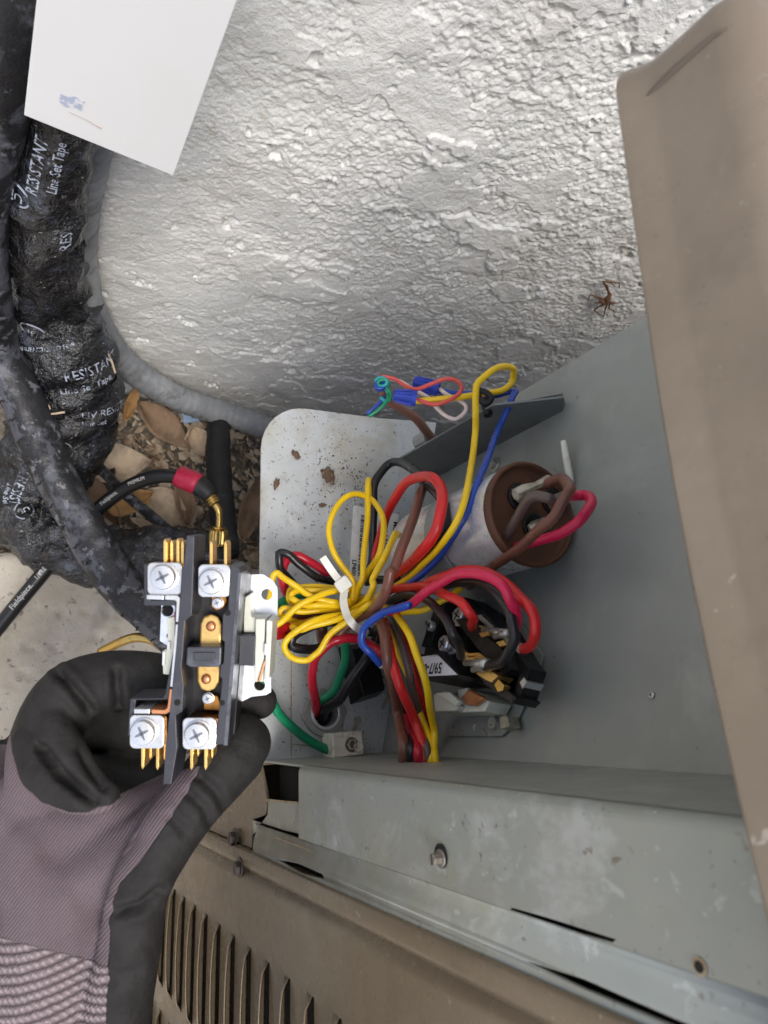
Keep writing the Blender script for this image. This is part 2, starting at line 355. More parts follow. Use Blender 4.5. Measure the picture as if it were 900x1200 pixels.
# ------------------------------------------------------------------ stucco wall
def blobs(x, y, s, keep=.6):
    ix = np.floor(x); iy = np.floor(y); best = np.zeros(x.shape)
    for dx in (-1, 0, 1):
        for dy in (-1, 0, 1):
            jx, jy = ix + dx, iy + dy; cx = jx + _hash(jx, jy, s); cy = jy + _hash(jx, jy, s + 77); am = _hash(jx, jy, s + 133); rr_ = .45 + .5 * _hash(jx, jy, s + 211)
            d2 = ((cx - x) ** 2 + (cy - y) ** 2) / rr_ ** 2
            best = np.maximum(best, np.clip(1 - d2, 0, 1) ** .6 * np.clip((am - 1 + keep) / keep, 0, 1) ** .7 * rr_)
    return best
def stucco(a, b):
    # a: along the wall (x), b: height (z)
    wx = a + .006 * (fbm(a * 90, b * 90, 3, 31) - .5) + .0016 * (fbm(a * 420, b * 420, 2, 33) - .5); wz = b + .006 * (fbm(a * 90 + 9, b * 90, 3, 37) - .5) + .0016 * (fbm(a * 420 + 5, b * 420, 2, 35) - .5)
    coarse = fbm(a * 14, b * 14, 3, 41)
    side = sstep(.02, .26, a + .25 * (b - .45))          # rougher away from the corner by the pipes
    g1 = blobs(wx * 370, wz * 370, 5, .85); g2 = blobs(wx * 190 + 3, wz * 190, 15, .5); g3 = blobs(wx * 100 + 7, wz * 100, 25, .25)
    n1 = fbm(wx * 13 + 4, wz * 17, 6, 51); n2 = fbm(wx * 25 + 14, wz * 30, 6, 61)
    ew = .008 + .05 * (1 - side); p1 = sstep(0, 1, (n1 - .035 * side - .545) / ew); p2 = sstep(0, 1, (n2 + .02 * side - .60) / ew)
    cl = sstep(.35, .62, fbm(a * 35 + 2, b * 35, 4, 45))                                  # clusters of splatter
    grit = (_hash(np.round(a / .00084), np.round(b / .00084), 7) - .5) * .00022
    rough = grit + .0016 * g1 * (.40 + .60 * side) + .0016 * g2 * (.22 + .78 * side) * (.35 + .65 * cl) + .0020 * g3 * (.2 + .6 * side) * cl
    fine = .0005 * fbm(a * 300, b * 300, 3, 71) + .0011 * fbm(a * 110, b * 110, 3, 73)
    h = rough * (1 - .72 * np.maximum(p1, p2)) + (.0022 * p1 + .0015 * p2) * (.35 + .65 * side) + fine + .006 * (coarse - .5)
    pits = sstep(.76, .79, fbm(wx * 60, wz * 60, 3, 91)); h = h - .003 * pits
    return np.stack([a, WALL_Y - h, b], -1)
wall = thing('stucco_wall', (.25, WALL_Y, 0), 'rough white stucco house wall with trowelled patches behind the unit', 'wall')
grid_obj('stucco_face', np.arange(-.12, .60, .00078), np.arange(-.02, .71, .00078), stucco, M['stucco'], wall)
for x0, x1, z0, z1 in ((-.75, -.1195, -.02, 1.3), (.5985, 1.15, -.02, 1.3), (-.1195, .5985, .7085, 1.3)):
    grid_obj('stucco_face', np.arange(x0, x1 + .0024, .0024), np.arange(z0, z1 + .0024, .0024), stucco, M['stucco'], wall)
mb = MB()
for x0, x1, z0, z1 in ((-3, -.75, -.02, 2.6), (1.15, 3, -.02, 2.6), (-.75, 1.15, 1.3, 2.6)):
    mb.add([(x0, WALL_Y - .003, z0), (x1, WALL_Y - .003, z0), (x1, WALL_Y - .003, z1), (x0, WALL_Y - .003, z1)], [[0, 1, 2, 3]])
mb.add(*box(-3, 3, WALL_Y + .01, WALL_Y + .2, -.03, 2.6)); mb.build('stucco_body', M['stucco'], wall)

# ------------------------------------------------------------------ condenser unit
unit = thing('condenser_unit', (.4, -.25, .03), 'brown louvred condenser unit with its grey control compartment open', 'condenser')
G, GF, GP, BP = M['galvanised'], M['galvanised_floor'], M['galvanised_plate'], M['brown_paint']
def px_at_plate_y(y): return .245 + .18 * y
LID_Z = .68
# compartment floor with a rounded corner and the conduit hole
ck = on_z(378, 836, FLOOR_Z)
arc = [(FRONT_X + .034 - .034 * math.cos(t), .172 + .034 * math.sin(t)) for t in np.linspace(0, math.pi / 2, 9)]
poly = [(px_at_plate_y(-.026) - .0012, -.0275), (FRONT_X, -.0275)] + arc + [(.245, .2085), (.2955, .2135)]
poly = [(x, y) for x, y in poly]
v, f = prism(poly, FLOOR_Z - .0016, FLOOR_Z, WORLD, [circle(ck.x, ck.y, .0095, 20)])
fl = mesh('compartment_floor', v, f, GF, unit)
# scribed seams on the floor
mb = MB()
for p, q in (((341, 772), (341, 886)), ((341, 772), (352, 752)), ((343, 872), (402, 878)), ((400, 836), (402, 864))):
    a, b = on_z(*p, FLOOR_Z), on_z(*q, FLOOR_Z); d = (b - a).normalized(); n = Vector((-d.y, d.x, 0)) * .00035
    mb.add([a + n, b + n, b - n, a - n], [[0, 1, 2, 3]]); mb.v[-4:] = [p_ + Vector((0, 0, .0003)) for p_ in mb.v[-4:]]
mb.build('floor_seam', M['rusty_edge'], fl)
# keyhole slots in the floor
for (cx, cy, ang) in ((452, 822, 60), (416, 852, 65)):
    c = on_z(cx, cy, FLOOR_Z); fr = Frame(c, (math.cos(math.radians(ang)), math.sin(math.radians(ang)), 0), (-math.sin(math.radians(ang)), math.cos(math.radians(ang)), 0), (0, 0, 1))
    out = circle(.003, 0, .0026, 10, math.pi)[:] ; v, f = prism(rrect(-.006, .004, -.0014, .0014, .0013), .0002, .0006, fr); 
    v2, f2 = prism(circle(.0045, 0, .0026, 12), .0003, .0008, fr); mesh('floor_emboss', v + v2, f + [[i + len(v) for i in q] for q in f2], M['tin_old'], fl)
# back plate (stands slightly askew to the cabinet)
sdir = Vector((.18, 1, 0)).normalized(); ndir = Vector((-1, .18, 0)).normalized()
P0 = Vector((px_at_plate_y(SIDE_Y), SIDE_Y, 0)); PF = Frame(P0, sdir, (0, 0, 1), ndir)
plen = (.186 - SIDE_Y) / sdir.y
v, f = prism([(0, .03), (plen + .022, .03), (plen + .022, FLOOR_Z - .01), (plen, FLOOR_Z - .008), (plen, LID_Z + .03), (0, LID_Z + .03)], -.0012, 0, PF)
plate = mesh('back_plate', v, f, GP, unit)
v, f = prism([(plen - .0001, FLOOR_Z), (plen, FLOOR_Z), (plen, LID_Z + .03), (plen - .0001, LID_Z + .03)], -.012, -.0013, PF); mesh('plate_flange', v, f, GP, plate)
# angle bracket standing out from the back plate
bp = [on_y(468, 537, .158), on_y(578, 474, .158), on_y(661, 465, .158), on_y(664, 481, .158)]
BF = Frame((0, .158, 0), (1, 0, 0), (0, 0, 1), (0, -1, 0))
bpoly = [(bp[0].x, bp[0].z), (bp[1].x, bp[1].z), (bp[2].x, bp[2].z), (px_at_plate_y(.158), bp[3].z), (px_at_plate_y(.158), bp[0].z - .045)]
v, f = prism(bpoly, -.0006, .0006, BF); br = mesh('angle_bracket', v, f, M['galvanised_shaded'], unit)
v, f = prism([(bp[1].x + .004, bp[1].z), (px_at_plate_y(.158), bp[3].z), (px_at_plate_y(.158), bp[3].z - .004), (bp[2].x, bp[2].z)], -.004, -.0007, BF)
q = [on_y(610, 470, .160), on_y(658, 461, .1645), on_y(664, 480, .1585), on_y(655, 483, .158)]
mesh('bracket_tab', [q[0], q[1], q[2], q[3]] + [p + Vector((.0008, .0006, 0)) for p in q], [[0, 1, 2, 3], [7, 6, 5, 4], [0, 4, 5, 1], [1, 5, 6, 2], [2, 6, 7, 3], [3, 7, 4, 0]], G, br)
# cross-section of the post, ledge and brown panel edge, extruded upwards
ZB, ZT = .03, LID_Z + .02
def extrude_profile(name, prof, z0, z1, mat, parent, thick=.0011, smooth=False, seg=1):
    v = []; f = []; n = len(prof)
    for k in range(seg + 1):
        z = z0 + (z1 - z0) * k / seg
        v += [Vector((x, y, z)) for x, y in prof] + [Vector((x + thick, y, z)) for x, y in prof]
    for k in range(seg):
        o_ = k * 2 * n; p_ = o_ + 2 * n
        for i in range(n - 1):
            f.append([o_ + i, o_ + i + 1, p_ + i + 1, p_ + i]); f.append([o_ + n + i + 1, o_ + n + i, p_ + n + i, p_ + n + i + 1])
        f.append([o_, p_, p_ + n, o_ + n]); f.append([o_ + n - 1, o_ + 2 * n - 1, p_ + 2 * n - 1, p_ + n - 1])
    for o_ in (0, seg * 2 * n):
        for i in range(n - 1): f.append([o_ + i, o_ + n + i, o_ + n + i + 1, o_ + i + 1])
    return mesh(name, v, f, mat, parent, smooth=smooth)
# side wall of the compartment
v, f = box(FRONT_X + .0035, px_at_plate_y(SIDE_Y) - .0006, SIDE_Y - .0012, SIDE_Y, FLOOR_Z + .0005, ZT); sw = mesh('compartment_side', v, f, GP, unit)
# front face of the post (rolled edge, flat, down to the ledge)
r = .0035
roll = [(FRONT_X + r - r * math.sin(t), SIDE_Y - r + r * math.cos(t)) for t in np.linspace(0, math.pi / 2, 6)]
post_z0 = on_x(350, 930, FRONT_X).z
YL = -.0612
slot1 = (on_x(597, 1064, FRONT_X).z, on_x(720, 1103, FRONT_X).z)
def post_piece(z0, z1, ylow): return extrude_profile('post_face', roll + [(FRONT_X, ylow)], z0, z1, G, unit)
pf = [(FRONT_X, -(y)) for y in ()]
po = extrude_profile('post_face', roll + [(FRONT_X, YL)], post_z0, ZT, G, unit)
# slots are cut through the steel; bolt holes are discs painted dark as shade
def recess(target, polys, x=FRONT_X):
    """real slots cut through the sheet metal"""
    cut = []
    for poly_px in polys:
        pts = [on_x(a, b, x) for a, b in poly_px]; fr = Frame((x, 0, 0), (0, 1, 0), (0, 0, 1), (-1, 0, 0))
        c_ = mesh('cutter', *prism([(p.y, p.z) for p in pts], -.009, .009, fr), M['rusty_edge'], None, loc=(0, 0, 0)); cut.append(c_)
        m_ = target.modifiers.new('cut', 'BOOLEAN'); m_.operation = 'DIFFERENCE'; m_.solver = 'EXACT'; m_.object = c_
    bpy.context.view_layer.update(); dg = bpy.context.evaluated_depsgraph_get(); me = bpy.data.meshes.new_from_object(target.evaluated_get(dg))
    target.modifiers.clear(); target.data = me
    for c_ in cut: bpy.data.objects.remove(c_)
# ledge: groove and bead below the post
led = [(FRONT_X + .0004, YL - .0003), (FRONT_X + .0014, YL - .0012), (FRONT_X + .0017, YL - .0030), (FRONT_X + .0012, YL - .0058), (FRONT_X + .0002, YL - .0086), (FRONT_X - .0003, YL - .0115), (FRONT_X - .0004, YL - .0150), (FRONT_X + .0006, YL - .0185)]
led_z0 = on_x(297, 1000, FRONT_X).z
lo = extrude_profile('ledge_rail', led, led_z0, ZT, G, unit, smooth=True)
b_ = lo.modifiers.new('edge', 'EDGE_SPLIT'); b_.split_angle = math.radians(50)
# lower gusset below the post with the wire window
gz0 = on_x(303, 960, FRONT_X).z
fr = Frame((FRONT_X, 0, 0), (0, 1, 0), (0, 0, 1), (-1, 0, 0))
def yz(px, py, x=FRONT_X): p = on_x(px, py, x); return (p.y, p.z)
gus = [yz(350, 940), yz(312, 937), yz(312, 955), yz(303, 965), yz(293, 978), yz(292, 1000), (YL - .003, post_z0), ]
gus = [yz(352, 941), yz(311, 938), yz(310, 955), yz(302, 966), yz(294, 978), (YL + .0008, yz(292, 985)[1]), (YL + .0008, post_z0 + .001)]
v, f = prism(gus, -.0031, -.0018, fr); gs = mesh('post_gusset', v, f, G, unit)
recess(gs, [[(326, 971), (356, 978), (366, 988), (364, 996), (326, 981)]], FRONT_X + .0024)
recess(po, [[(597, 1063), (640, 1075), (722, 1101), (718, 1105), (640, 1084), (597, 1071)]])
recess(lo, [[(323, 1008), (345, 1012), (375, 1025), (377, 1031), (350, 1024)], [(612, 1127), (680, 1149), (800, 1202), (792, 1207), (680, 1160)]], FRONT_X - .0016)
v, f = box(FRONT_X + .012, FRONT_X + .0125, -.080, SIDE_Y - .003, .47, ZT); mesh('post_shade_backing', v, f, M['void_shade'], unit)  # added dark sheet, stands in for the shaded hollow behind the slots
# near-black sheet behind the gusset, painted as the shade inside the wire window
v, f = box(FRONT_X + .012, FRONT_X + .0125, -.075, SIDE_Y - .003, .36, .47); mesh('window_shade_backing', v, f, M['void_shade'], unit)
fr = Frame((FRONT_X + .0017, 0, 0), (0, 1, 0), (0, 0, 1), (-1, 0, 0))
v, f = prism([yz(*p, FRONT_X + .0017) for p in ((312, 936), (330, 938), (352, 940), (352, 942.5), (330, 940.5), (312, 939))], 0, .0003, fr); mesh('rusty_cut_edge', v, f, M['rusty_edge'], gs)
v, f = prism([yz(*p, FRONT_X + .0017) for p in ((323, 981), (326, 981), (364, 996), (368, 998), (364, 998.5), (323, 984))], 0, .0003, fr); mesh('rusty_cut_edge', v, f, M['rusty_edge'], gs)
# small bolt hole and bolt
c = on_x(820, 1133, FRONT_X - .0002); fr2 = Frame(c, (0, 1, 0), (0, 0, 1), (-1, 0, 0))
v, f = prism(circle(0, 0, .0013, 12), 0, .0004, fr2); mesh('hole', v, f, M['void_shade'], po)
v, f = prism(circle(0, 0, .0021, 12), 0, .0002, fr2); mesh('hole_rim', v, f, M['rusty_edge'], po)
def hex_screw(px, py, x, rad, parent, mat, name='screw', head=.0035):
    c = on_x(px, py, x); fr = Frame(c, (0, 1, 0), (0, 0, 1), (-1, 0, 0))
    v, f = lathe(fr, [(rad * 1.45, 0), (rad * 1.45, .0007), (rad * 1.05, .0009)], 20); n = len(v)
    v2, f2 = prism(circle(0, 0, rad, 6, .3), .0008, head, fr); f2 = [[i + n for i in q] for q in f2]
    o = mesh(name, v + v2, f + f2, mat, parent, bevel=.0003)
    v3, f3 = prism([(-rad * .8, -.0003), (rad * .8, -.0003), (rad * .8, .0003), (-rad * .8, .0003)], head, head + .0001, fr); mesh('drive_slot', v3, f3, M['void_shade'], o)
c = on_x(517, 1003, FRONT_X - .0002); fr2 = Frame(c, (0, 1, 0), (0, 0, 1), (-1, 0, 0))
v, f = prism(circle(0, 0, .0042, 18), 0, .0003, fr2); mesh('hole', v, f, M['void_shade'], po)
hex_screw(517, 1006, FRONT_X - .0005, .0022, po, M['worn_steel'], 'bolt', .004)
# brown louvre panel
PX = FRONT_X - .0022
crease = -.0885
prof = [(FRONT_X + .004, -.0772), (PX + .0006, -.0776), (PX, -.0782), (PX, crease + .0035), (PX + .0016, crease + .0012), (PX + .0022, crease), (PX + .0010, crease - .0014), (PX - .0006, crease - .0032), (PX - .0008, crease - .005)]
pe = extrude_profile('panel_edge', prof, ZB, ZT, BP, unit, smooth=True); b_ = pe.modifiers.new('edge', 'EDGE_SPLIT'); b_.split_angle = math.radians(60)
# upper-left flange of the panel beside the wire window
fl_poly = [yz(300, 880), yz(305, 903), yz(309, 940), yz(307, 955), yz(300, 966), yz(291, 979), yz(289, 1000), (-.0768, yz(291, 1000)[1]), (-.0768, ZB), (SIDE_Y - .001, ZB), (SIDE_Y - .001, FLOOR_Z - .003)]
fl_poly = [yz(301, 898), yz(309, 940), yz(307, 955), yz(300, 966), yz(291, 979), (-.0765, yz(291, 990)[1]), (-.0765, ZB), (SIDE_Y - .001, ZB), (SIDE_Y - .001, yz(301, 898)[1])]
v, f = prism(fl_poly, -.0022, -.0006, fr); fg = mesh('panel_flange', v, f, BP, unit)
v, f = box(FRONT_X + .001, .30, SIDE_Y - .0030, SIDE_Y - .0014, ZB, FLOOR_Z - .002); mesh('cabinet_side', v, f, BP, unit)
hex_screw(275, 982, FRONT_X + .0005, .0042, fg, M['dark_screw'])
hex_screw(281, 1017, PX, .0042, pe, M['dark_screw'])
PITCH = .0294; Z0S = CAM_H - .6535; PXL = PX - .0008
YC = crease - .005
cols = [(-.1255, -.1995), (-.2150, -.2890), (-.3045, -.3785), (-.394, -.468)]
rows = [Z0S + PITCH * k for k in range(-4, 18)]
SW_ = .0085          # slot height
pv = MB()
def sheet(y0, y1, z0, z1): pv.add([(PXL, y0, z0), (PXL, y1, z0), (PXL, y1, z1), (PXL, y0, z1)], [[0, 1, 2, 3]])
ys = [YC] + [q for c in cols for q in c] + [-.56]
for i in range(0, len(ys) - 1):
    y0, y1 = ys[i], ys[i + 1]
    if i % 2 == 0: sheet(y0, y1, ZB, LID_Z)
    else:
        zprev = ZB
        for z in rows:
            sheet(y0, y1, zprev, z - SW_ / 2)
            zprev = z + SW_ / 2
        sheet(y0, y1, zprev, LID_Z)
pan = pv.build('louvre_panel', BP, unit)
v, f = box(FRONT_X + .010, FRONT_X + .012, -.55, -.08, ZB, LID_Z - .005); mesh('coil_guard', v, f, M['coil_mesh'], unit)
# one louvre: hood hinged on its lower edge, open along the top, with a rolled wire edge
def louvre_geom(y0, y1):
    v = []; f = []; n = 14; m = 6
    for i in range(n + 1):
        t = i / n; y = y0 + (y1 - y0) * t; e = math.sin(math.pi * min(1, max(0, t))) ** .28 if 0 < t < 1 else 0
        for k in range(m + 1):
            s = k / m
            v.append(Vector((-.0052 * e * math.sin(s * math.pi * .52), y, -SW_ / 2 + SW_ * .70 * s)))
    for i in range(n):
        for k in range(m): a = i * (m + 1) + k; f.append([a, a + 1, a + m + 2, a + m + 1])
    # inner lip closing the opening below
    b = len(v)
    for i in range(n + 1):
        p = v[i * (m + 1) + m]; v.append(p + Vector((.0012, 0, -.0006))); 
    for i in range(n): f.append([i * (m + 1) + m, (i + 1) * (m + 1) + m, b + i + 1, b + i])
    # end gores
    return v, f
lm = {}
cnt = 0
for ci, (y0, y1) in enumerate(cols):
    for z in rows:
        if ci not in lm:
            v, f = louvre_geom(y0, y1); o = mesh('louvre', [p + Vector((PXL, 0, z)) for p in v], f, BP, pan, smooth=True); lm[ci] = (o, z)
            s_ = o.modifiers.new('thickness', 'SOLIDIFY'); s_.thickness = .0007
            e0 = [(y0 + .0, -SW_ / 2), (y0 - .006, -SW_ / 2), (y0 - .004, SW_ / 2 * .2), (y0, SW_ / 2)]
        else:
            src, zs = lm[ci]; o = src.copy(); COL.objects.link(o); o.parent = pan; o.location = (0, 0, z - zs); ORG[o] = ORG[pan]
# rest of the cabinet
mb = MB(); mb.add(*box(FRONT_X + .001, .78, -.562, -.5605, ZB, LID_Z)); mb.add(*box(.7785, .78, -.56, .186, ZB, LID_Z)); mb.add(*box(.300, .78, .1845, .186, ZB, LID_Z)); mb.build('cabinet_shell', BP, unit)
# lid: skirt, rolled lower lip, bend and flat top
LY1, LYB = .1785, -.60
def lid_outline(d):   # inset outline with rounded vertical corner
    x0, y1, rr = FRONT_X - .005 + d, LY1 - d, .010
    arc = [(x0 + rr - rr * math.cos(t), y1 - rr + rr * math.sin(t)) for t in np.linspace(0, math.pi / 2, 7)]
    return [(x0, y) for y in np.linspace(LYB + d, y1 - rr - .004, 34)] + arc + [(x, y1) for x in np.linspace(x0 + rr + .02, .80 - d, 6)] + [(.80 - d, LYB + d)]
def bow(y): u_ = max(0, .1 - y); return .43 * u_ * u_ if u_ < .16 else .011 + .0035 * (1 - math.exp(-(u_ - .16) * 40))
lz = LID_Z
lev = [(.0020, lz + .004), (.0002, lz + .0008), (-.0016, lz), (-.0026, lz + .0012), (-.0024, lz + .0030), (-.0004, lz + .0095), (.0000, lz + .0125), (.0004, lz + .030), (.0010, lz + .034), (.0035, lz + .0385), (.008, lz + .041), (.03, lz + .042), (.10, lz + .044)]
v = []; f = []; nn = len(lid_outline(0))
for d, z in lev:
    v += [Vector((x, y, z + bow(y))) for x, y in lid_outline(d)]
for i in range(len(lev) - 1):
    for k in range(nn):
        a, b = i * nn + k, i * nn + (k + 1) % nn; f.append([a, b, b + nn, a + nn])
f.append([len(v) - nn + k for k in range(nn)])
lid = mesh('lid', v, f, M['brown_lid'], unit, smooth=True); b_ = lid.modifiers.new('edge', 'EDGE_SPLIT'); b_.split_angle = math.radians(38)
xs = FRONT_X - .0050
for (p, q_, wd) in (((739, 133), (850, 26), .0016),):
    a, b = on_x(*p, xs), on_x(*q_, xs)
    v, f = tube(catmull([a + Vector((.0002, 0, 0)), (a + b) / 2 + Vector((.0002, .0004, 0)), b + Vector((.0002, -.0008, 0))], 6), [.0004, .0009, .0011, .0008, .0003], 8); mesh('pressed_line', v, f, M['lid_crease_shade'], lid, smooth=True)

# ground lug
lgc = on_z(396, 876, FLOOR_Z) + Vector((0, .002, 0)); fr = Frame(lgc, (1, .05, 0), (-.05, 1, 0), (0, 0, 1))
lug = [(-.0115, -.0065), (.0085, -.0065), (.0085, .0075), (-.0115, .0075)]
lo_ = mesh('ground_lug', *prism(lug, .001, .0180, fr), M['lug_tin'], unit, bevel=.0005)
mesh('lug_tab', *box(-.002, .017, -.0065, .0055, .0003, .0018, fr), M['lug_tin'], lo_, bevel=.0003)
fr3 = Frame(fr(.003, -.0061, .0065), (1, 0, 0), (0, 0, 1), (0, -1, 0)); 
ft = Frame(fr(.001, 0, .0181), (1, 0, 0), (0, 1, 0), (0, 0, 1)); mesh('lug_hole', *lathe(ft, [(.0046, 0), (.0046, .0002)], 16), M['worn_steel'], lo_)
mb = MB()
for a in range(7): mb.add(*tube([ft(.003 * math.cos(a), .003 * math.sin(a), .0002), ft(.0028 * math.cos(a + 1.2), .0028 * math.sin(a + 1.2), .0016)], .0006, 5))
mb.build('wire_strands', M['tin_old'], lo_)
mesh('lug_screw', *prism(circle(.0055, -.002, .0035, 8), .0012, .0190, fr), M['lug_tin'], lo_, bevel=.0005)

# conduit locknut and bushing in the floor
fr = Frame((ck.x, ck.y, FLOOR_Z), (1, 0, 0), (0, 1, 0), (0, 0, 1))
def ringgeom(fr, r0, r1, h0, h1, n=32, notch=0):
    v = []; f = []
    for k in range(n):
        a = 2 * math.pi * k / n; ro = r1 + (notch if (k // 2) % 4 == 0 else 0)
        for r_, h in ((r0, h0), (ro, h0), (ro, h1), (r0, h1)): v.append(fr(r_ * math.cos(a), r_ * math.sin(a), h))
    for k in range(n):
        b = (k + 1) % n
        for i in range(4): f.append([k * 4 + i, b * 4 + i, b * 4 + (i + 1) % 4, k * 4 + (i + 1) % 4])
    return v, f
ln = mesh('locknut', *ringgeom(fr, .0102, .0138, .0003, .0042, 32, .0016), M['galvanised_plate'], unit, bevel=.0004)
mesh('bushing', *ringgeom(fr, .0082, .0101, -.004, .0062, 28), M['aluminium'], ln, bevel=.0004)
mesh('conduit_opening', *lathe(fr, [(.0081, -.003), (.0081, -.0025)], 20), M['void_shade'], ln)
# clip, bolts and strap screw on the back plate
def plate_bolt(px, py, rad, h=.004):
    c = on_plate(px, py); fr = Frame(c, sdir, (0, 0, 1), ndir)
    o = mesh('bolt', *lathe(fr, [(rad * 1.6, .0002), (rad * 1.6, .0010), (rad, .0012), (rad, h), (rad * .55, h), (rad * .5, h - .001)], 14), M['steel'], plate, bevel=.0002)
plate_bolt(765, 815, .0009, .0014); plate_bolt(581, 545, .0030); plate_bolt(566, 712, .0034, .006); plate_bolt(585, 848, .0034, .005)
a, b, c = at(660, 517, plate_t(660, 517) - .014), at(664, 540, plate_t(664, 540) - .010), at(669, 566, plate_t(669, 566) - .004)
mesh('wire_clip', *tube(catmull([a, b, c]), [.0016, .0020, .0020], 8), M['white_nylon'], plate, smooth=True)
# black plastic block on the floor
q = [on_z(x, y, FLOOR_Z + .004) for x, y in ((398, 758), (431, 752), (446, 816), (413, 826))]
v = [p for p in q] + [p + Vector((0, 0, .013)) for p in [q[0].lerp(q[2], .08), q[1].lerp(q[3], .08), q[2].lerp(q[0], .12), q[3].lerp(q[1], .12)]]
v = [Vector((p.x, p.y, FLOOR_Z + .0004)) for p in v[:4]] + v[4:]
blk = mesh('plastic_block', v, [[3, 2, 1, 0], [4, 5, 6, 7], [0, 1, 5, 4], [1, 2, 6, 5], [2, 3, 7, 6], [3, 0, 4, 7]], M['black_plastic'], unit, bevel=.0006)
mb = MB()
for k in range(3):
    t0 = .2 + .25 * k; a, b = v[4].lerp(v[7], t0), v[5].lerp(v[6], t0); d = (v[7] - v[4]).normalized() * .0012
    mb.add([a, b, b + d, a + d] + [p + Vector((0, 0, .0012)) for p in (a, b, b + d, a + d)], [[0, 1, 2, 3], [4, 5, 6, 7], [0, 1, 5, 4], [1, 2, 6, 5], [2, 3, 7, 6], [3, 0, 4, 7]])
mb.build('block_rib', M['black_plastic'], blk)
# data sticker on the floor plate
sq = [on_z(x, y, FLOOR_Z + .0004) for x, y in ((414, 592), (467, 601), (455, 703), (408, 694))]
fr = Frame(sq[0], sq[3] - sq[0], sq[1] - sq[0], (0, 0, 1)); fr.y = fr.z.cross(fr.x) * (1 if (fr.z.cross(fr.x)).dot(sq[1] - sq[0]) > 0 else -1)
L_, W_ = (sq[3] - sq[0]).length, (sq[1] - sq[0]).length
st = mesh('data_sticker', *prism(rrect(0, L_, 0, W_, .0015), 0, .0003, fr), M['label_old'], unit)
mb = MB(); x = .006
while x < L_ * .8:
    wd = random.choice([.0004, .0006, .0010]); 
    for yy in (W_ * .17,): mb.add(*box(x, x + wd, yy, yy + W_ * .13, .0004, .0005, fr))
    x += wd + random.choice([.0004, .0006, .0009])
mb.build('barcode', M['ink'], st)
for s, yy in (('Model Number', .93), ('Serial Number', .72), ('LP400', .08)):
    f2 = Frame(fr(L_ * (.36 if yy > .5 else .72), W_ * yy, .00045), fr.x, fr.y, fr.z)
    tt = flat_text('lettering', s, .0052 if yy > .5 else .0045, Frame(f2.o, f2.x, f2.z.cross(f2.x), f2.z), M['ink'], st, .0001)

# ------------------------------------------------------------------ capacitor
cc = on_plate(625, 601, .0292); RC = .0262
ctop = cc.z; fr = Frame((cc.x, cc.y, 0), sdir, -ndir, (0, 0, 1)); fr.y = fr.z.cross(fr.x)
cp = thing('capacitor', (cc.x, cc.y, ctop - .098), 'silver round run capacitor with rusty brown top strapped to grey plate', 'capacitor')
h0 = ctop - .098
mesh('can', *lathe(fr, [(RC - .0022, h0), (RC - .0007, h0 + .001), (RC - .0006, ctop - .006), (RC - .0006, ctop - .004)], 40), M['aluminium'], cp, smooth=True).modifiers.new('edge', 'EDGE_SPLIT').split_angle = .7
tp = mesh('crimped_top', *lathe(fr, [(RC - .0004, ctop - .0055), (RC + .0004, ctop - .003), (RC + .0003, ctop - .0008), (RC - .0004, ctop), (RC - .0015, ctop + .0001), (RC - .0022, ctop - .0012), (RC - .0026, ctop - .0030), (RC - .004, ctop - .0036), (.001, ctop - .0030)], 44), M['rust'], cp, smooth=True)
for k, (px, py) in enumerate(((609, 583), (626, 618), (648, 588))):
    c = on_z(px, py, ctop - .003); f2 = Frame((c.x, c.y, ctop - .0033), sdir, -ndir, (0, 0, 1)); f2.y = f2.z.cross(f2.x)
    cup = mesh('terminal_cup', *lathe(f2, [(.0072, 0), (.0072, .0012), (.0062, .0016), (.005, .0004)], 20), M['black_plastic'], tp, smooth=True)
    mb = MB()
    for j in range(4):
        a = j * math.pi / 2 + .4; d = Vector((math.cos(a), math.sin(a))); e = Vector((-d.y, d.x))
        cxy = d * .0026
        pts = [(cxy.x + d.x * s1 * .0003 + e.x * s2 * .0023, cxy.y + d.y * s1 * .0003 + e.y * s2 * .0023) for s1, s2 in ((-1, -1), (1, -1), (1, 1), (-1, 1))]
        mb.add(*prism(pts, .001, .0095 - .001 * (j % 2), f2))
    mb.add(*prism(circle(0, 0, .0030, 8), .0008, .003, f2)); mb.build('spade_terminal', M['tin_old'], tp)
# label on the can
mb = MB(); n = 10; v = []; f = []
for i in range(n + 1):
    a = math.radians(150 + 95 * i / n)
    for h in (h0 + .012, h0 + .044): v.append(fr((RC - .0001) * math.cos(a), (RC - .0001) * math.sin(a), h))
for i in range(n): f.append([2 * i, 2 * i + 2, 2 * i + 3, 2 * i + 1])
cl = mesh('can_label', v, f, M['label_white'], cp, smooth=True)
mb = MB()
for i in range(12):
    a = math.radians(165 + 5.5 * i); b = a + math.radians(random.choice([1.2, 2, 3]))
    for h, hh in ((h0 + .030, .006),):
        mb.add([fr(RC * math.cos(t), RC * math.sin(t), z) for t, z in ((a, h), (b, h), (b, h + hh), (a, h + hh))], [[0, 1, 2, 3]])
mb.build('barcode', M['ink'], cl)
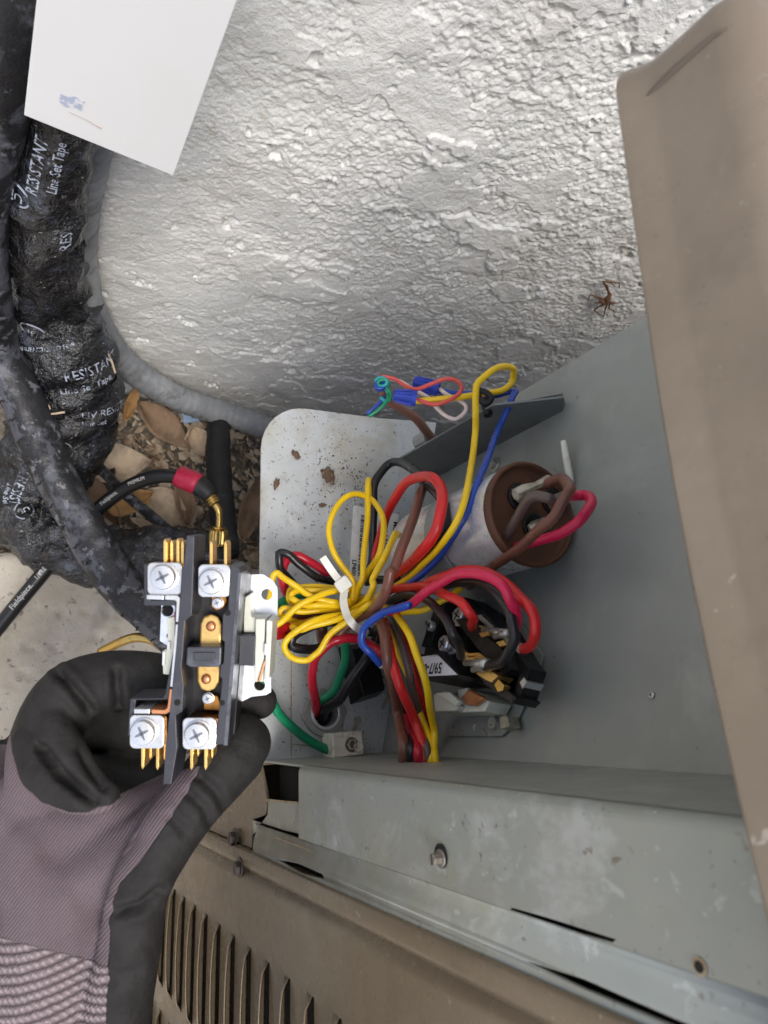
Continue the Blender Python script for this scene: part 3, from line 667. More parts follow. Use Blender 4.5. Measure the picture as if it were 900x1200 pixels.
# strap clamp
hs = on_plate(523, 650, .045).z
n = 22; v = []; f = []
for i in range(n + 1):
    a = math.radians(60 + 240 * i / n)
    for r_, h in ((RC + .0003, hs - .006), (RC + .0013, hs - .006), (RC + .0013, hs + .006), (RC + .0003, hs + .006)): v.append(fr(r_ * math.cos(a), r_ * math.sin(a), h))
for i in range(n):
    for k in range(4): f.append([i * 4 + k, i * 4 + 4 + k, i * 4 + 4 + (k + 1) % 4, i * 4 + (k + 1) % 4])
stp = mesh('strap', v, f, M['galvanised_plate'], cp, smooth=False)
for a in (196, 236):
    ca = math.radians(a); c = fr((RC + .0014) * math.cos(ca), (RC + .0014) * math.sin(ca), hs)
    d = (c - fr(0, 0, hs)).normalized(); f2 = Frame(c, (0, 0, 1), d.cross(Vector((0, 0, 1))), d)
    mesh('rivet', *lathe(f2, [(.0022, 0), (.0020, .0008), (.001, .0009), (.0008, .0002)], 12), M['steel'], stp, smooth=True)

# ------------------------------------------------------------------ mounted contactor
mc0 = on_plate(620, 808)
ca_, sa_ = .84, .54
CF = Frame(mc0, sdir * -sa_ + Vector((0, 0, ca_)), sdir * -ca_ - Vector((0, 0, sa_)), ndir)
def cab(px, py, n):
    d = on_plate(px, py, n / 1.0) - CF.o; return (d.dot(CF.x), d.dot(CF.y))
ct = thing('contactor', tuple(mc0), 'black contactor with white sticker and gold contacts screwed to the back plate', 'contactor')
def cpoly(pxs, n0, n1, name, mat, parent=ct, bevel=0.0004, nref=None):
    pts = [cab(x, y, nref if nref is not None else n1) for x, y in pxs]
    return mesh(name, *prism(pts, n0, n1, CF), mat, parent, bevel=bevel)
mp = cpoly([(636, 768), (633, 782), (608, 840), (588, 863), (524, 863), (505, 800), (540, 720), (600, 715)], .0008, .0022, 'mounting_plate', M['galvanised_plate'])
for (x, y) in ((531, 851), (556, 852)):
    a, b = cab(x, y, .0025); mesh('plate_hole', *prism(circle(a, b, .0016, 10), .0023, .0026, CF), M['nickel'], mp)
for (x, y) in ((540, 858), (568, 858)):
    a, b = cab(x, y, .0025); mesh('plate_tab', *prism(rrect(a - .0022, a + .0022, b - .0008, b + .0008, .0007), .0023, .0032, CF), M['tin_old'], mp)
a, b = cab(625, 776, .0025); mesh('plate_hole', *prism(rrect(a - .004, a + .003, b - .0016, b + .0016, .0014), .0023, .0026, CF), M['void_shade'], mp)
# bodies
body = cpoly([(578, 720), (613, 781), (600, 818), (570, 806), (530, 786), (496, 770), (508, 712), (545, 700)], .0024, .016, 'housing', M['black_plastic'], bevel=.0008)
cpoly([(560, 718), (566, 713), (622, 784), (607, 826), (600, 820), (611, 786)], .016, .026, 'pole_wall', M['black_plastic'], body)
cpoly([(530, 742), (522, 748), (570, 803), (600, 825), (607, 818), (575, 794)], .016, .030, 'pole_wall', M['black_plastic'], body)
cpoly([(534, 726), (548, 724), (592, 764), (600, 784), (590, 790), (560, 760)], .016, .033, 'pole_wall', M['black_plastic'], body)
cpoly([(510, 712), (522, 706), (506, 752), (494, 758)], .016, .030, 'pole_wall', M['black_plastic'], body)
cpoly([(522, 706), (545, 700), (560, 716), (534, 726)], .016, .022, 'pole_wall', M['black_plastic'], body)
cpoly([(610, 800), (615, 794), (618, 799), (613, 807)], .016, .0262, 'foil_mark', M['zinc'], body, 0)
cpoly([(558, 722), (564, 720), (590, 745), (585, 750)], .020, .0268, 'bus_strip', M['zinc'], ct)
cpoly([(536, 762), (541, 758), (556, 776), (551, 781)], .022, .0312, 'bus_strip', M['zinc'], ct)
# terminal screws (bright)
def cscrew(px, py, n, rad, mat='nickel'):
    a, b = cab(px, py, n); f2 = Frame(CF(a, b, n - .003), CF.x, CF.y, CF.z)
    o = mesh('terminal_screw', *lathe(f2, [(rad, 0), (rad, .0022), (rad * .85, .003), (rad * .2, .0031)], 16), M[mat], ct, smooth=True); o.modifiers.new('edge', 'EDGE_SPLIT').split_angle = .6
    for k in (0, 1):
        f3 = Frame(f2(0, 0, .0031), f2.x if k else f2.y, f2.y if k else -f2.x, f2.z); mesh('cross_slot', *box(-rad * .6, rad * .6, -.0004, .0004, 0, .0002, f3), M['void_shade'], o)
cpoly([(519, 750), (534, 745), (540, 764), (526, 768)], .014, .0265, 'terminal_plate', M['nickel'])
cpoly([(530, 718), (548, 716), (552, 731), (534, 734)], .014, .0265, 'terminal_plate', M['nickel'])
cscrew(519, 754, .031, .0046); cscrew(536, 721, .031, .0046); cscrew(503, 733, .0335, .0030)
cpoly([(499, 728), (508, 727), (509, 739), (500, 740)], .016, .0305, 'screw_post', M['black_plastic'])
# gold spades and crimp terminals
mb = MB()
def spade(pxs, n0, n1, mat='gold', name='spade_terminal'): return cpoly(pxs, n0, n1, name, M[mat], ct, .0002)
spade([(542, 772), (547, 764), (549, 765), (545, 774)], .018, .034)
spade([(548, 766), (562, 765), (572, 773), (570, 775), (561, 768), (549, 769)], .024, .034)
spade([(558, 789), (574, 785), (585, 792), (577, 800), (570, 797)], .022, .0315, 'gold')
spade([(556, 735), (565, 733), (580, 741), (584, 747), (571, 746), (559, 741)], .022, .031)
spade([(562, 742), (572, 740), (574, 744), (565, 747)], .028, .034)
spade([(550, 771), (562, 768), (572, 774), (570, 780), (556, 779)], .022, .0325)
spade([(575, 755), (591, 750), (595, 756), (581, 760)], .022, .032)
spade([(580, 803), (585, 796), (592, 803), (590, 810), (584, 811)], .028, .0318, 'brass', 'contact_tip')
spade([(597, 776), (600, 770), (604, 774), (603, 780), (598, 779)], .026, .0285, 'brass', 'contact_tip')
def crimp(p, q, n, r0, r1):
    a, b = on_plate(*p, n), on_plate(*q, n); mesh('crimp_sleeve', *tube([a, a.lerp(b, .45), a.lerp(b, .5), b], [r0, r0 * .9, r1, r1], 10), M['steel'], ct, smooth=True)
crimp((545, 777), (572, 778), .037, .0016, .0026); crimp((554, 785), (572, 781), .035, .0015, .0020); crimp((580, 746), (596, 741), .034, .0015, .0018); crimp((566, 738), (594, 742), .033, .0014, .0020); crimp((594, 748), (601, 758), .033, .0014, .0018); crimp((606, 759), (612, 760), .036, .0016, .0024)
# sticker
slp = [cab(x, y, .0345) for x, y in ((488, 771), (513, 767), (537, 791), (499, 793))]
lab = mesh('sticker_block', *prism([cab(x, y, .034) for x, y in ((484, 768), (516, 764), (540, 791), (497, 797))], .0024, .034, CF), M['black_plastic'], ct, bevel=.0005)
stk = mesh('white_sticker', *prism(slp, .0342, .0345, CF), M['label_white'], ct)
p0, p1, p3 = [CF(*slp[i], .0347) for i in (3, 2, 0)]
ex = (p0 - p1).normalized(); ey = (p0 - p3); ey = (ey - ey.dot(ex) * ex).normalized()
cx = sum((CF(*q, .0347) for q in slp), Vector()) / 4
flat_text('lettering', '59/7-0', .0078, Frame(cx - ey * -.0012, ex, ey, ndir), M['ink'], stk, .0002, .9)
flat_text('lettering', '50/60 Hz', .0026, Frame(cx + ey * -.0058, ex, ey, ndir), M['ink'], stk)
flat_text('lettering', 'COIL 24 VAC', .0026, Frame(cx + ey * .0070 + ex * -.003, ex, ey, ndir), M['ink'], stk)
# coil: bobbin and copper winding
cpoly([(536, 808), (548, 806), (562, 812), (574, 822), (568, 834), (540, 835)], .004, .018, 'coil_bobbin', M['ivory_plastic'], ct, .0006)
cpoly([(540, 818), (549, 807), (568, 818), (556, 827), (546, 826)], .018, .0215, 'copper_winding', M['copper'], ct, .001)
cpoly([(508, 814), (522, 810), (539, 828), (534, 833), (510, 834)], .003, .022, 'coil_bobbin', M['ivory_plastic'], ct, .0008)
cpoly([(510, 812), (527, 811), (538, 822), (534, 828)], .022, .025, 'coil_bobbin', M['ivory_plastic'], ct, .0006)
cpoly([(585, 840), (594, 838), (597, 851), (587, 855)], .0024, .010, 'terminal_nut', M['tin_old'], ct, .0006)

# ------------------------------------------------------------------ wires of the compartment
def wire(name, pts, rpx, mat, label, cat='wire', group=None, sub=7, pre=None, post=None):
    drop = pts and pts[-1][2] == -.004          # leaves through the hole in the compartment side
    if drop:
        x_ = pts[-1][0]; q = on_y(x_, 893, SIDE_Y); pts = [p for p in pts[:-1] if p[1] < 858]; post = [at(x_, 874, .387), q, q + (q - CAM) * .03 + Vector((0, -.004, 0))]
    P = (pre or []) + (lifted(pts) if pts else []) + (post or [])
    P = catmull(P, sub); rad = rpx; ph_ = [random.uniform(0, 6) for _ in range(6)]
    for i in range(1, len(P) - 1): P[i] = P[i] + Vector((math.sin(i * .47 + ph_[0]) + math.sin(i * .21 + ph_[3]), math.sin(i * .41 + ph_[1]) + math.sin(i * .19 + ph_[4]), math.sin(i * .52 + ph_[2]))) * .00028
    o = mesh(name, *tube(P, rad, 12), M[mat], None, smooth=True, loc=P[0]); tag(o, label, cat, group); return o
def Z1(pts): return [(300 + x / 5, 640 + y / 5, l) for x, y, l in pts]      # close-up of the bundle
def Z2(pts): return [(470 + x / 5, 640 + y / 5, l) for x, y, l in pts]      # close-up of the contactor
def Z3(pts): return [(480 + x / 3.75, 420 + y / 3.75, l) for x, y, l in pts]  # close-up of the capacitor
def Z4(pts): return [(380 + x / 5, 540 + y / 5, l) for x, y, l in pts]      # close-up of the loops
YR, RR, KR = .00178, .0029, .0028
# yellow
wire('yellow_wire', Z1([(470, 500, .050), (540, 400, .060), (575, 260, .066)]) + Z4([(170, 710, .066), (100, 610, .066), (45, 510, .066), (30, 400, .065), (60, 280, .064), (120, 215, .063), (200, 195, .062), (280, 230, .062), (335, 320, .063), (345, 430, .064), (320, 550, .065), (260, 650, .062), (200, 740, .058)]) + Z1([(480, 400, .054), (400, 460, .046)]), YR, 'w_yellow', 'yellow wire making the tall round loop above the zip tie')
wire('yellow_wire', Z4([(258, 260, .050), (262, 140, .050), (260, 115, .054), (256, 150, .060), (248, 330, .067), (235, 560, .071), (222, 700, .071)]) + Z1([(600, 260, .068), (560, 340, .060), (480, 400, .048)]), YR, 'w_yellow', 'yellow wire folded into a straight upright spike beside the round loop')
wire('yellow_wire', Z4([(400, 500, .054), (425, 440, .055), (424, 420, .060), (405, 450, .066), (350, 570, .073), (285, 690, .075)]) + Z1([(690, 240, .074), (640, 320, .070), (560, 380, .062), (470, 420, .050)]), YR * 1.05, 'w_yellow', 'yellow wire with a short darker folded end beside the brown stub')
wire('yellow_wire', Z1([(600, 250, .060), (560, 310, .064), (470, 332, .066), (380, 318, .064), (300, 282, .062), (220, 225, .060), (160, 178, .058), (120, 163, .056), (95, 195, .055), (78, 300, .054), (66, 410, .054), (80, 462, .055), (120, 462, .057), (200, 395, .060), (290, 325, .064), (390, 280, .066), (490, 262, .066), (560, 250, .060)]), YR, 'w_yellow', 'yellow wire bent into the long angular loop reaching nearest the hand')
wire('yellow_wire', Z1([(560, 260, .054), (480, 245, .056), (390, 240, .055), (280, 238, .052), (215, 255, .050), (192, 290, .049), (215, 330, .047), (270, 350, .043), (330, 356, .040)]), YR, 'w_yellow', 'yellow wire in the small loop tucked above the middle of the bundle')
wire('yellow_wire', Z1([(580, 330, .056), (490, 358, .059), (390, 378, .059), (270, 384, .056), (170, 368, .053), (143, 382, .052), (165, 412, .050), (220, 440, .045), (290, 455, .040)]), YR, 'w_yellow', 'yellow wire in the short flat loop at the middle of the bundle')
wire('yellow_wire', Z1([(600, 370, .060), (520, 398, .064), (400, 424, .065), (290, 462, .063), (212, 512, .060), (172, 570, .058), (180, 628, .057), (230, 664, .057), (300, 664, .058), (352, 632, .060), (400, 570, .063), (460, 500, .067), (560, 420, .071), (650, 350, .071), (720, 292, .064), (790, 220, .050)]), YR, 'w_yellow', 'yellow wire making the big round loop at the bottom of the bundle')
wy = wire('yellow_wire', Z1([(680, 330, .040), (740, 280, .044)]) + Z3([(0, 962, .052), (60, 905, .056), (120, 845, .060), (190, 745, .063), (245, 610, .060), (275, 460, .050)]), YR, 'w_yellow', 'long yellow wire arching above the angle bracket to a blue wire nut',
     post=[at(480 + x / 3.75, 420 + y / 3.75, t) for x, y, t in ((288, 330, .395), (290, 240, .390), (288, 165, .388), (305, 105, .388), (350, 60, .390), (415, 37, .396), (455, 48, .404), (458, 85, .410), (425, 128, .413), (360, 152, .413), (270, 163, .412), (150, 180, .412), (40, 186, .412), (0, 182, .412))])
wire('blue_wire', Z1([(720, 330, .030), (830, 240, .034)]) + Z3([(0, 990, .050), (100, 902, .054), (195, 775, .058), (265, 645, .056), (318, 505, .050), (358, 395, .042)]), .0018, 'w_blue', 'thin blue wire running beside the long yellow one to a wire nut',
     post=[at(480 + x / 3.75, 420 + y / 3.75, t) for x, y, t in ((400, 285, .402), (440, 200, .404), (468, 148, .410), (455, 144, .416), (400, 154, .418), (335, 160, .419), (230, 158, .421), (160, 148, .423), (110, 135, .424))])
wire('yellow_wire', Z2([(-60, 380, .050), (0, 390, .050), (100, 378, .046), (200, 340, .040), (290, 292, .034), (350, 250, .028)]), YR, 'w_yellow', 'yellow wire crossing under the red arcs in front of the contactor')
wire('yellow_wire', Z2([(240, 180, .026), (270, 150, .030), (310, 133, .032), (345, 135, .030), (370, 160, .026)]), YR, 'w_yellow', 'short bit of yellow wire showing above the red arcs below the capacitor')
wire('yellow_wire', [(452, 712, .050), (462, 718, .055), (472, 731, .058), (483, 754, .056), (494, 784, .050), (503, 818, .040), (508, 852, .026), (509, 872, .020), (509, 895, -.004)], YR * 1.1, 'w_yellow', 'outermost yellow wire of the bunch dropping through the compartment side')
wire('yellow_wire', [(450, 718, .040), (458, 735, .044), (466, 760, .043), (479, 796, .036), (492, 834, .028), (502, 866, .018), (505, 895, -.004)], YR * .95, 'w_yellow', 'inner yellow wire between the red ones of the dropping bunch')
wire('yellow_wire', Z1([(640, 300, .058), (560, 330, .064), (470, 345, .066), (370, 352, .064), (290, 345, .061), (225, 318, .058), (205, 290, .056), (235, 268, .056), (310, 262, .058), (410, 262, .060), (520, 258, .060)]), YR, 'w_yellow', 'yellow wire in the slim oval loop lying over the middle of the bundle')
wire('yellow_wire', Z1([(700, 320, .056), (620, 372, .066), (520, 412, .068), (420, 440, .066), (330, 470, .062), (260, 490, .058), (215, 480, .054), (260, 452, .050), (360, 425, .048)]), YR, 'w_yellow', 'yellow wire running just inside the big lower yellow loop')
# brown
wire('brown_wire', Z4([(590, 155, .050), (575, 175, .053), (520, 330, .064), (450, 520, .072), (400, 650, .076)]) + Z1([(790, 150, .078), (752, 280, .076), (690, 362, .070), (590, 432, .060), (480, 520, .050), (400, 580, .040)]), .0027, 'w_brown', 'thick brown wire with a cut upright stub crossing the bundle')
wire('brown_wire', Z1([(560, 380, .044), (660, 400, .052)]) + [(444, 722, .058), (449, 740, .062), (453, 770, .060), (460, 803, .050), (467, 835, .036), (472, 864, .026), (473, 895, -.004)], .0029, 'w_brown', 'brown wire leading the bunch that drops through the compartment side')
wire('greybrown_wire', [(452, 712, .036), (460, 730, .044), (470, 752, .048), (478, 786, .044), (485, 816, .036), (494, 848, .024), (500, 874, .010), (500, 900, -.004)], .0023, 'w_greybrown', 'thin grey brown wire between the reds of the dropping bunch')
wire('brown_wire', Z1([(480, 410, .030), (330, 405, .034), (230, 405, .034), (200, 420, .030), (300, 440, .026)]), .003, 'w_brown', 'brown wire loop half hidden under the yellow loops')
wire('brown_wire', Z1([(380, 440, .028), (385, 500, .026), (388, 560, .022)]), .0036, 'w_brown', 'short brown wire piece inside the big lower yellow loop')
# red
wire('red_wire', Z4([(300, 600, .036), (320, 480, .044), (360, 340, .052), (410, 220, .056), (480, 130, .058), (560, 90, .060), (630, 100, .061), (680, 160, .062), (690, 260, .064), (660, 390, .066), (590, 510, .064), (500, 600, .058), (410, 670, .050)]), RR, 'w_red', 'thick red wire making the tall loop beside the brown stub')
wire('red_wire', Z1([(500, 215, .034), (430, 175, .038), (370, 130, .040), (310, 85, .041), (245, 58, .041), (190, 75, .040), (155, 125, .040), (158, 210, .038), (185, 280, .034), (230, 330, .028)]), RR * .92, 'w_crimson', 'crimson wire looping behind the black one above the left of the bundle')
wire('red_wire', Z1([(330, 450, .034), (240, 465, .038), (150, 478, .040), (108, 498, .040), (125, 520, .038), (190, 512, .034), (280, 490, .028)]), RR * .95, 'w_red', 'red wire bend poking out at the hand side of the bundle')
wire('red_wire', [(450, 728, .050), (455, 752, .055), (461, 778, .055), (472, 812, .048), (486, 845, .034), (495, 872, .018), (496, 900, -.004)], RR * .92, 'w_red', 'thick red wire in front of the bunch dropping through the side')
wire('red_wire', [(462, 722, .036), (472, 744, .040), (483, 782, .036), (494, 820, .026), (500, 850, .014), (500, 880, .006)], RR * .8, 'w_red', 'red wire behind the outermost yellow of the dropping bunch')
wire('red_wire', [(472, 830, .016), (484, 866, .012), (489, 900, -.004)], RR * .9, 'w_crimson', 'dark red wire low behind the dropping bunch')
wire('red_wire', Z2([(-90, 260, .046), (-40, 252, .050), (40, 238, .052), (120, 236, .054), (210, 258, .056), (300, 302, .058), (375, 355, .056), (418, 415, .050), (418, 475, .040)]), RR * .82, 'w_red', 'red wire curving down onto the middle of the contactor')
wire('pink_wire', Z2([(-70, 385, .058), (0, 362, .060), (60, 338, .061), (140, 278, .063), (230, 208, .065), (320, 168, .066), (420, 156, .066), (520, 186, .064), (600, 250, .060), (655, 335, .054), (682, 420, .046), (680, 470, .036)]), RR * .80, 'w_pink', 'magenta pink wire arching over the contactor inside the red arc')
wire('red_wire', Z2([(110, 260, .052), (180, 205, .054), (270, 165, .056), (370, 145, .056), (480, 150, .054), (580, 195, .052), (670, 268, .050), (740, 345, .047), (785, 440, .044), (790, 515, .042), (765, 575, .039), (715, 598, .036), (690, 600, .034)]), RR * .82, 'w_red', 'bright red wire making the outermost arc over the contactor')
# black
wire('black_wire', Z4([(262, 720, .030), (275, 600, .034), (284, 460, .038), (286, 300, .042), (295, 150, .046), (335, 60, .048), (400, 12, .048), (465, 14, .048), (540, 65, .050), (625, 150, .052), (688, 235, .055), (712, 330, .057), (695, 410, .058), (635, 500, .057), (550, 575, .054), (450, 650, .046), (370, 715, .034)]), KR, 'w_black', 'thick black wire making the widest loop around the red loop')
wire('black_wire', Z1([(480, 235, .038), (440, 210, .042), (350, 178, .045), (260, 115, .046), (200, 55, .046), (155, 35, .045), (132, 60, .044), (150, 135, .042), (200, 205, .036), (250, 245, .030)]), KR * .85, 'w_black', 'black wire in the small loop over the crimson one')
wire('black_wire', Z1([(560, 410, .044), (480, 432, .048), (380, 452, .050), (280, 488, .049), (215, 535, .048), (205, 580, .047), (260, 602, .046), (340, 604, .045), (410, 575, .042), (450, 540, .036)]), KR, 'w_black', 'black wire loop inside the big lower yellow loop')
wire('black_wire', Z1([(395, 1010, .000), (400, 965, .010), (440, 935, .016), (490, 890, .022), (560, 790, .030), (650, 650, .038), (700, 560, .042), (720, 480, .040)]), KR * 1.12, 'w_black', 'glossy black wire rising out of the conduit locknut')
wire('black_wire', Z2([(-80, 320, .044), (0, 292, .048), (80, 290, .052), (165, 328, .056), (240, 400, .058), (298, 490, .058), (335, 570, .052), (352, 645, .042)]), KR * .8, 'w_black', 'black wire curving down between the contactor screws')
wire('black_wire', Z2([(240, 240, .046), (330, 210, .048), (440, 212, .050), (545, 258, .052), (615, 335, .052), (650, 430, .051), (660, 530, .049), (640, 620, .046), (590, 678, .043), (530, 698, .038), (490, 700, .036)]), KR * .85, 'w_black', 'black wire arching inside the pink one to a crimped gold terminal')
wire('black_wire', [(446, 720, .030), (456, 770, .034), (468, 806, .030), (478, 845, .020), (482, 875, .010), (482, 900, -.004)], KR, 'w_black', 'black wire behind the red one of the dropping bunch')
wire('black_wire', Z1([(640, 480, .034), (690, 500, .036), (760, 420, .030), (830, 320, .022), (900, 300, .018)]), KR, 'w_black', 'black wire passing under the blue one behind the zip tie')
wire('black_wire', Z1([(640, 210, .040), (720, 200, .040), (820, 190, .038), (920, 130, .036)]), KR, 'w_black', 'black wire lying behind the brown stub')
# blue short, green, magenta into the conduit
bl = wire('blue_wire', Z1([(900, 350, .066), (840, 362, .068), (745, 390, .071), (665, 440, .074), (622, 500, .075), (628, 570, .073), (672, 632, .068), (728, 690, .060)]), .0020, 'w_blue', 'short bright blue wire hooked below the zip tie')
P = lifted(Z1([(722, 684, .0605), (738, 702, .058)])); mesh('bare_tip', *tube(P, .0018, 10), M['white_nylon'], bl, smooth=True)
wire('crimson_wire', Z1([(358, 985, -.002), (352, 945, .010), (342, 850, .022), (328, 745, .032), (345, 660, .040), (392, 600, .046), (460, 553, .050), (540, 537, .052), (630, 560, .052), (720, 615, .050), (790, 690, .036)]), RR * .95, 'w_crimson', 'magenta red wire rising out of the conduit locknut')
wire('green_wire', Z1([(370, 980, -.004), (385, 905, .006), (430, 872, .010), (480, 805, .016), (512, 700, .022), (522, 600, .028), (520, 540, .032), (470, 440, .034), (380, 340, .034), (280, 288, .034), (210, 302, .036), (140, 335, .040), (92, 385, .040), (60, 470, .036), (40, 620, .032), (50, 780, .026), (90, 905, .020), (130, 975, .018), (200, 1060, .014), (300, 1128, .010), (390, 1180, .008), (450, 1205, .008)]), .0028, 'w_green', 'green ground wire looping from the conduit to the ground lug')
# wires of the capacitor
wire('greybrown_wire', Z3([(250, 985, .020), (330, 932, .030), (400, 832, .038), (455, 725, .044), (505, 645, .048), (560, 606, .049), (615, 618, .046), (640, 648, .040)]), .0024, 'w_greybrown', 'grey brown wire arching onto the middle capacitor terminal')
wire('brown_wire', Z3([(260, 1000, .024), (345, 935, .036), (440, 858, .044), (540, 782, .050), (620, 710, .052), (678, 632, .052), (702, 570, .050), (685, 534, .046), (645, 534, .043), (610, 552, .041)]), .0024, 'w_brown', 'brown wire arching over the rusty capacitor top')
wire('pink_wire', Z3([(160, 965, .022), (250, 922, .026), (350, 872, .030), (450, 834, .034), (560, 802, .036), (660, 768, .036), (738, 722, .034), (788, 668, .030), (796, 622, .026), (772, 596, .024), (738, 602, .026), (700, 612, .030)]), .0024, 'w_pink', 'pink wire bulging past the far edge of the capacitor top')
# terminal clips on the capacitor
for (p, q, lab_) in (((604, 580), (644, 562), 'crumpled flag terminal on the brown capacitor wire'), ((622, 622), (640, 612), 'flag terminal between the capacitor wires')):
    a, b = on_z(*p, ctop + .010), on_z(*q, ctop + .014)
    mesh('flag_terminal', *tube([a, a.lerp(b, .3), a.lerp(b, .6), b], [.0030, .0034, .0018, .0026], 7), M['tin_old'], cp)
# zip tie
zt = thing('zip_tie', tuple(lifted([(405, 700, .07)])[0]), 'white nylon zip tie cinched around the wire bundle', 'zip tie')
P = lifted(Z1([(520, 250, .078), (512, 320, .078), (530, 400, .078), (565, 455, .076), (610, 492, .068), (640, 500, .056), (600, 430, .036), (540, 330, .032), (510, 250, .040), (520, 215, .060), (520, 240, .076)]))
def strap(P, w, th, facing):
    P = catmull(P, 6); v = []; f = []
    for i, p in enumerate(P):
        t = (P[min(i + 1, len(P) - 1)] - P[max(i - 1, 0)]).normalized(); s = t.cross((CAM - p).normalized() if facing else BX).normalized(); n = s.cross(t)
        v += [p + s * w + n * th, p - s * w + n * th, p - s * w - n * th, p + s * w - n * th]
    for i in range(len(P) - 1):
        for k in range(4): f.append([i * 4 + k, i * 4 + 4 + k, i * 4 + 4 + (k + 1) % 4, i * 4 + (k + 1) % 4])
    f += [[0, 1, 2, 3], [len(v) - 4 + k for k in (3, 2, 1, 0)]]
    return v, f
mesh('band', *strap(P, .0021, .0006, True), M['white_nylon'], zt)
P = lifted(Z1([(500, 215, .080), (470, 180, .082), (430, 125, .083), (390, 65, .083)])); mesh('tail', *strap(P, .0020, .0005, True), M['white_nylon'], zt)
c = lifted(Z1([(512, 222, .081)]))[0]; fz = Frame(c, BX * .8 + BY * .6, BY * .8 - BX * .6, BZ)
mesh('lock_head', *prism(rrect(-.0042, .0042, -.0036, .0036, .0014), -.003, .003, fz), M['white_nylon'], zt, bevel=.0006)

# low voltage splice behind the bracket
def nut(p, q, r0, r1, label):
    a, b = p, q; d = (b - a).normalized(); s = d.orthogonal().normalized(); fr = Frame(a, s, d.cross(s), d); L = (b - a).length
    t = thing('wire_nut', tuple(a), label, 'wire nut')
    mesh('shell', *lathe(fr, [(r0 * .82, 0), (r0, L * .06), (r0 * 1.04, L * .4), (r1 * .97, L * .9), (r1, L), (r1 * .82, L), (r1 * .8, L * .9)], 18), M['nut_blue'], t, smooth=True).modifiers.new('edge', 'EDGE_SPLIT').split_angle = .5
    for k in range(9):
        an = 2 * math.pi * k / 9; e = Vector((math.cos(an), math.sin(an)))
        mesh('rib', *tube([fr(e.x * r0 * .98, e.y * r0 * .98, L * .1), fr(e.x * r1 * .98, e.y * r1 * .98, L * .8)], .0005, 5), M['nut_blue'], t)
    return t
nut(at(461, 463, .412), at(488, 467, .412), .0034, .0046, 'blue wire nut on the long yellow wire')
nut(at(485, 447, .426), at(514, 456, .424), .0034, .0044, 'blue wire nut on the thin blue wire behind the salmon loop')
def awire(name, pts, r, mat, label, cat='wire', group=None):
    P = catmull([at(*p) for p in pts], 7); o = mesh(name, *tube(P, r, 10), M[mat], None, smooth=True, loc=P[0]); return tag(o, label, cat, group)
awire('salmon_wire', [(447, 441, .425), (462, 444, .424), (475, 452, .418), (488, 456, .412), (505, 450, .408), (522, 444, .407), (535, 446, .408), (541, 454, .409), (536, 463, .409), (522, 471, .408), (508, 474, .408), (494, 470, .410), (486, 467, .412)], .00115, 'w_salmon', 'thin salmon red wire looping in front of the wire nuts')
awire('white_wire', [(447, 443, .427), (466, 446, .426), (482, 455, .420), (500, 465, .416), (510, 476, .414), (522, 487, .412), (534, 491, .411), (544, 484, .412), (546, 476, .413), (538, 469, .415), (525, 463, .418), (515, 456, .423)], .00115, 'w_white', 'thin pale pinkish white wire loop below the wire nuts')
cab_ = thing('thermostat_cable', tuple(at(500, 512, .47)), 'brown thermostat cable whose thin cores are coiled at its cut end', 'cable')
P = catmull([at(508, 516, .49), at(500, 506, .475), at(488, 491, .458), at(472, 480, .447), at(458, 472, .438), at(449, 462, .432), at(446, 452, .428)], 7)
mesh('sheath', *tube(P, [.0029, .0029, .0027, .0022, .0018], 12), M['w_sheath'], cab_, smooth=True)
for k, (m_, dx) in enumerate((('w_teal', 0), ('w_green', 2), ('w_blue', -1))):
    pts = [at(447 + dx + 6.5 * math.cos(a) * (1 - .04 * k), 446 + 4.5 * math.sin(a) + 2.2 * k + a * .25, .4255 + .002 * math.cos(a * .5 + k)) for a in np.linspace(0, 9, 26)]
    mesh('core', *tube(catmull(pts, 3), .0011, 8), M[m_], cab_, smooth=True)
for m_, pts in (('w_teal', [(452, 456, .426), (456, 464, .424), (452, 470, .422), (446, 466, .424)]), ('w_green', [(455, 462, .424), (453, 470, .421), (444, 480, .420), (432, 488, .420)]), ('w_blue', [(451, 465, .425), (444, 473, .422), (436, 480, .421), (430, 485, .421)]), ('w_green', [(450, 452, .425), (457, 460, .423), (457, 468, .422), (448, 472, .423)])):
    mesh('core', *tube(catmull([at(*p) for p in pts], 6), .0010, 8), M[m_], cab_, smooth=True)
c = at(503, 512, .487); mesh('cable_clamp', *tube([c, c + Vector((0, 0, -.012))], [.0045, .006], 10), M['galvanised'], cab_)
# little black grommet the long wires pass through
g0 = at(566, 464, .412); gt = thing('grommet', tuple(at(566, 480, .425)), 'small black clip holding the yellow and blue wires at the bracket edge', 'clip')
mesh('clip', *tube(catmull([at(561, 457, .406), at(570, 460, .405), at(576, 467, .405), at(570, 473, .405), at(562, 468, .405), at(561, 457, .406)], 5), .0017, 8), M['black_plastic'], gt, smooth=True)
mesh('stem', *tube([at(568, 470, .412), at(572, 486, .405)], .0026, 8), M['black_plastic'], gt, smooth=True)

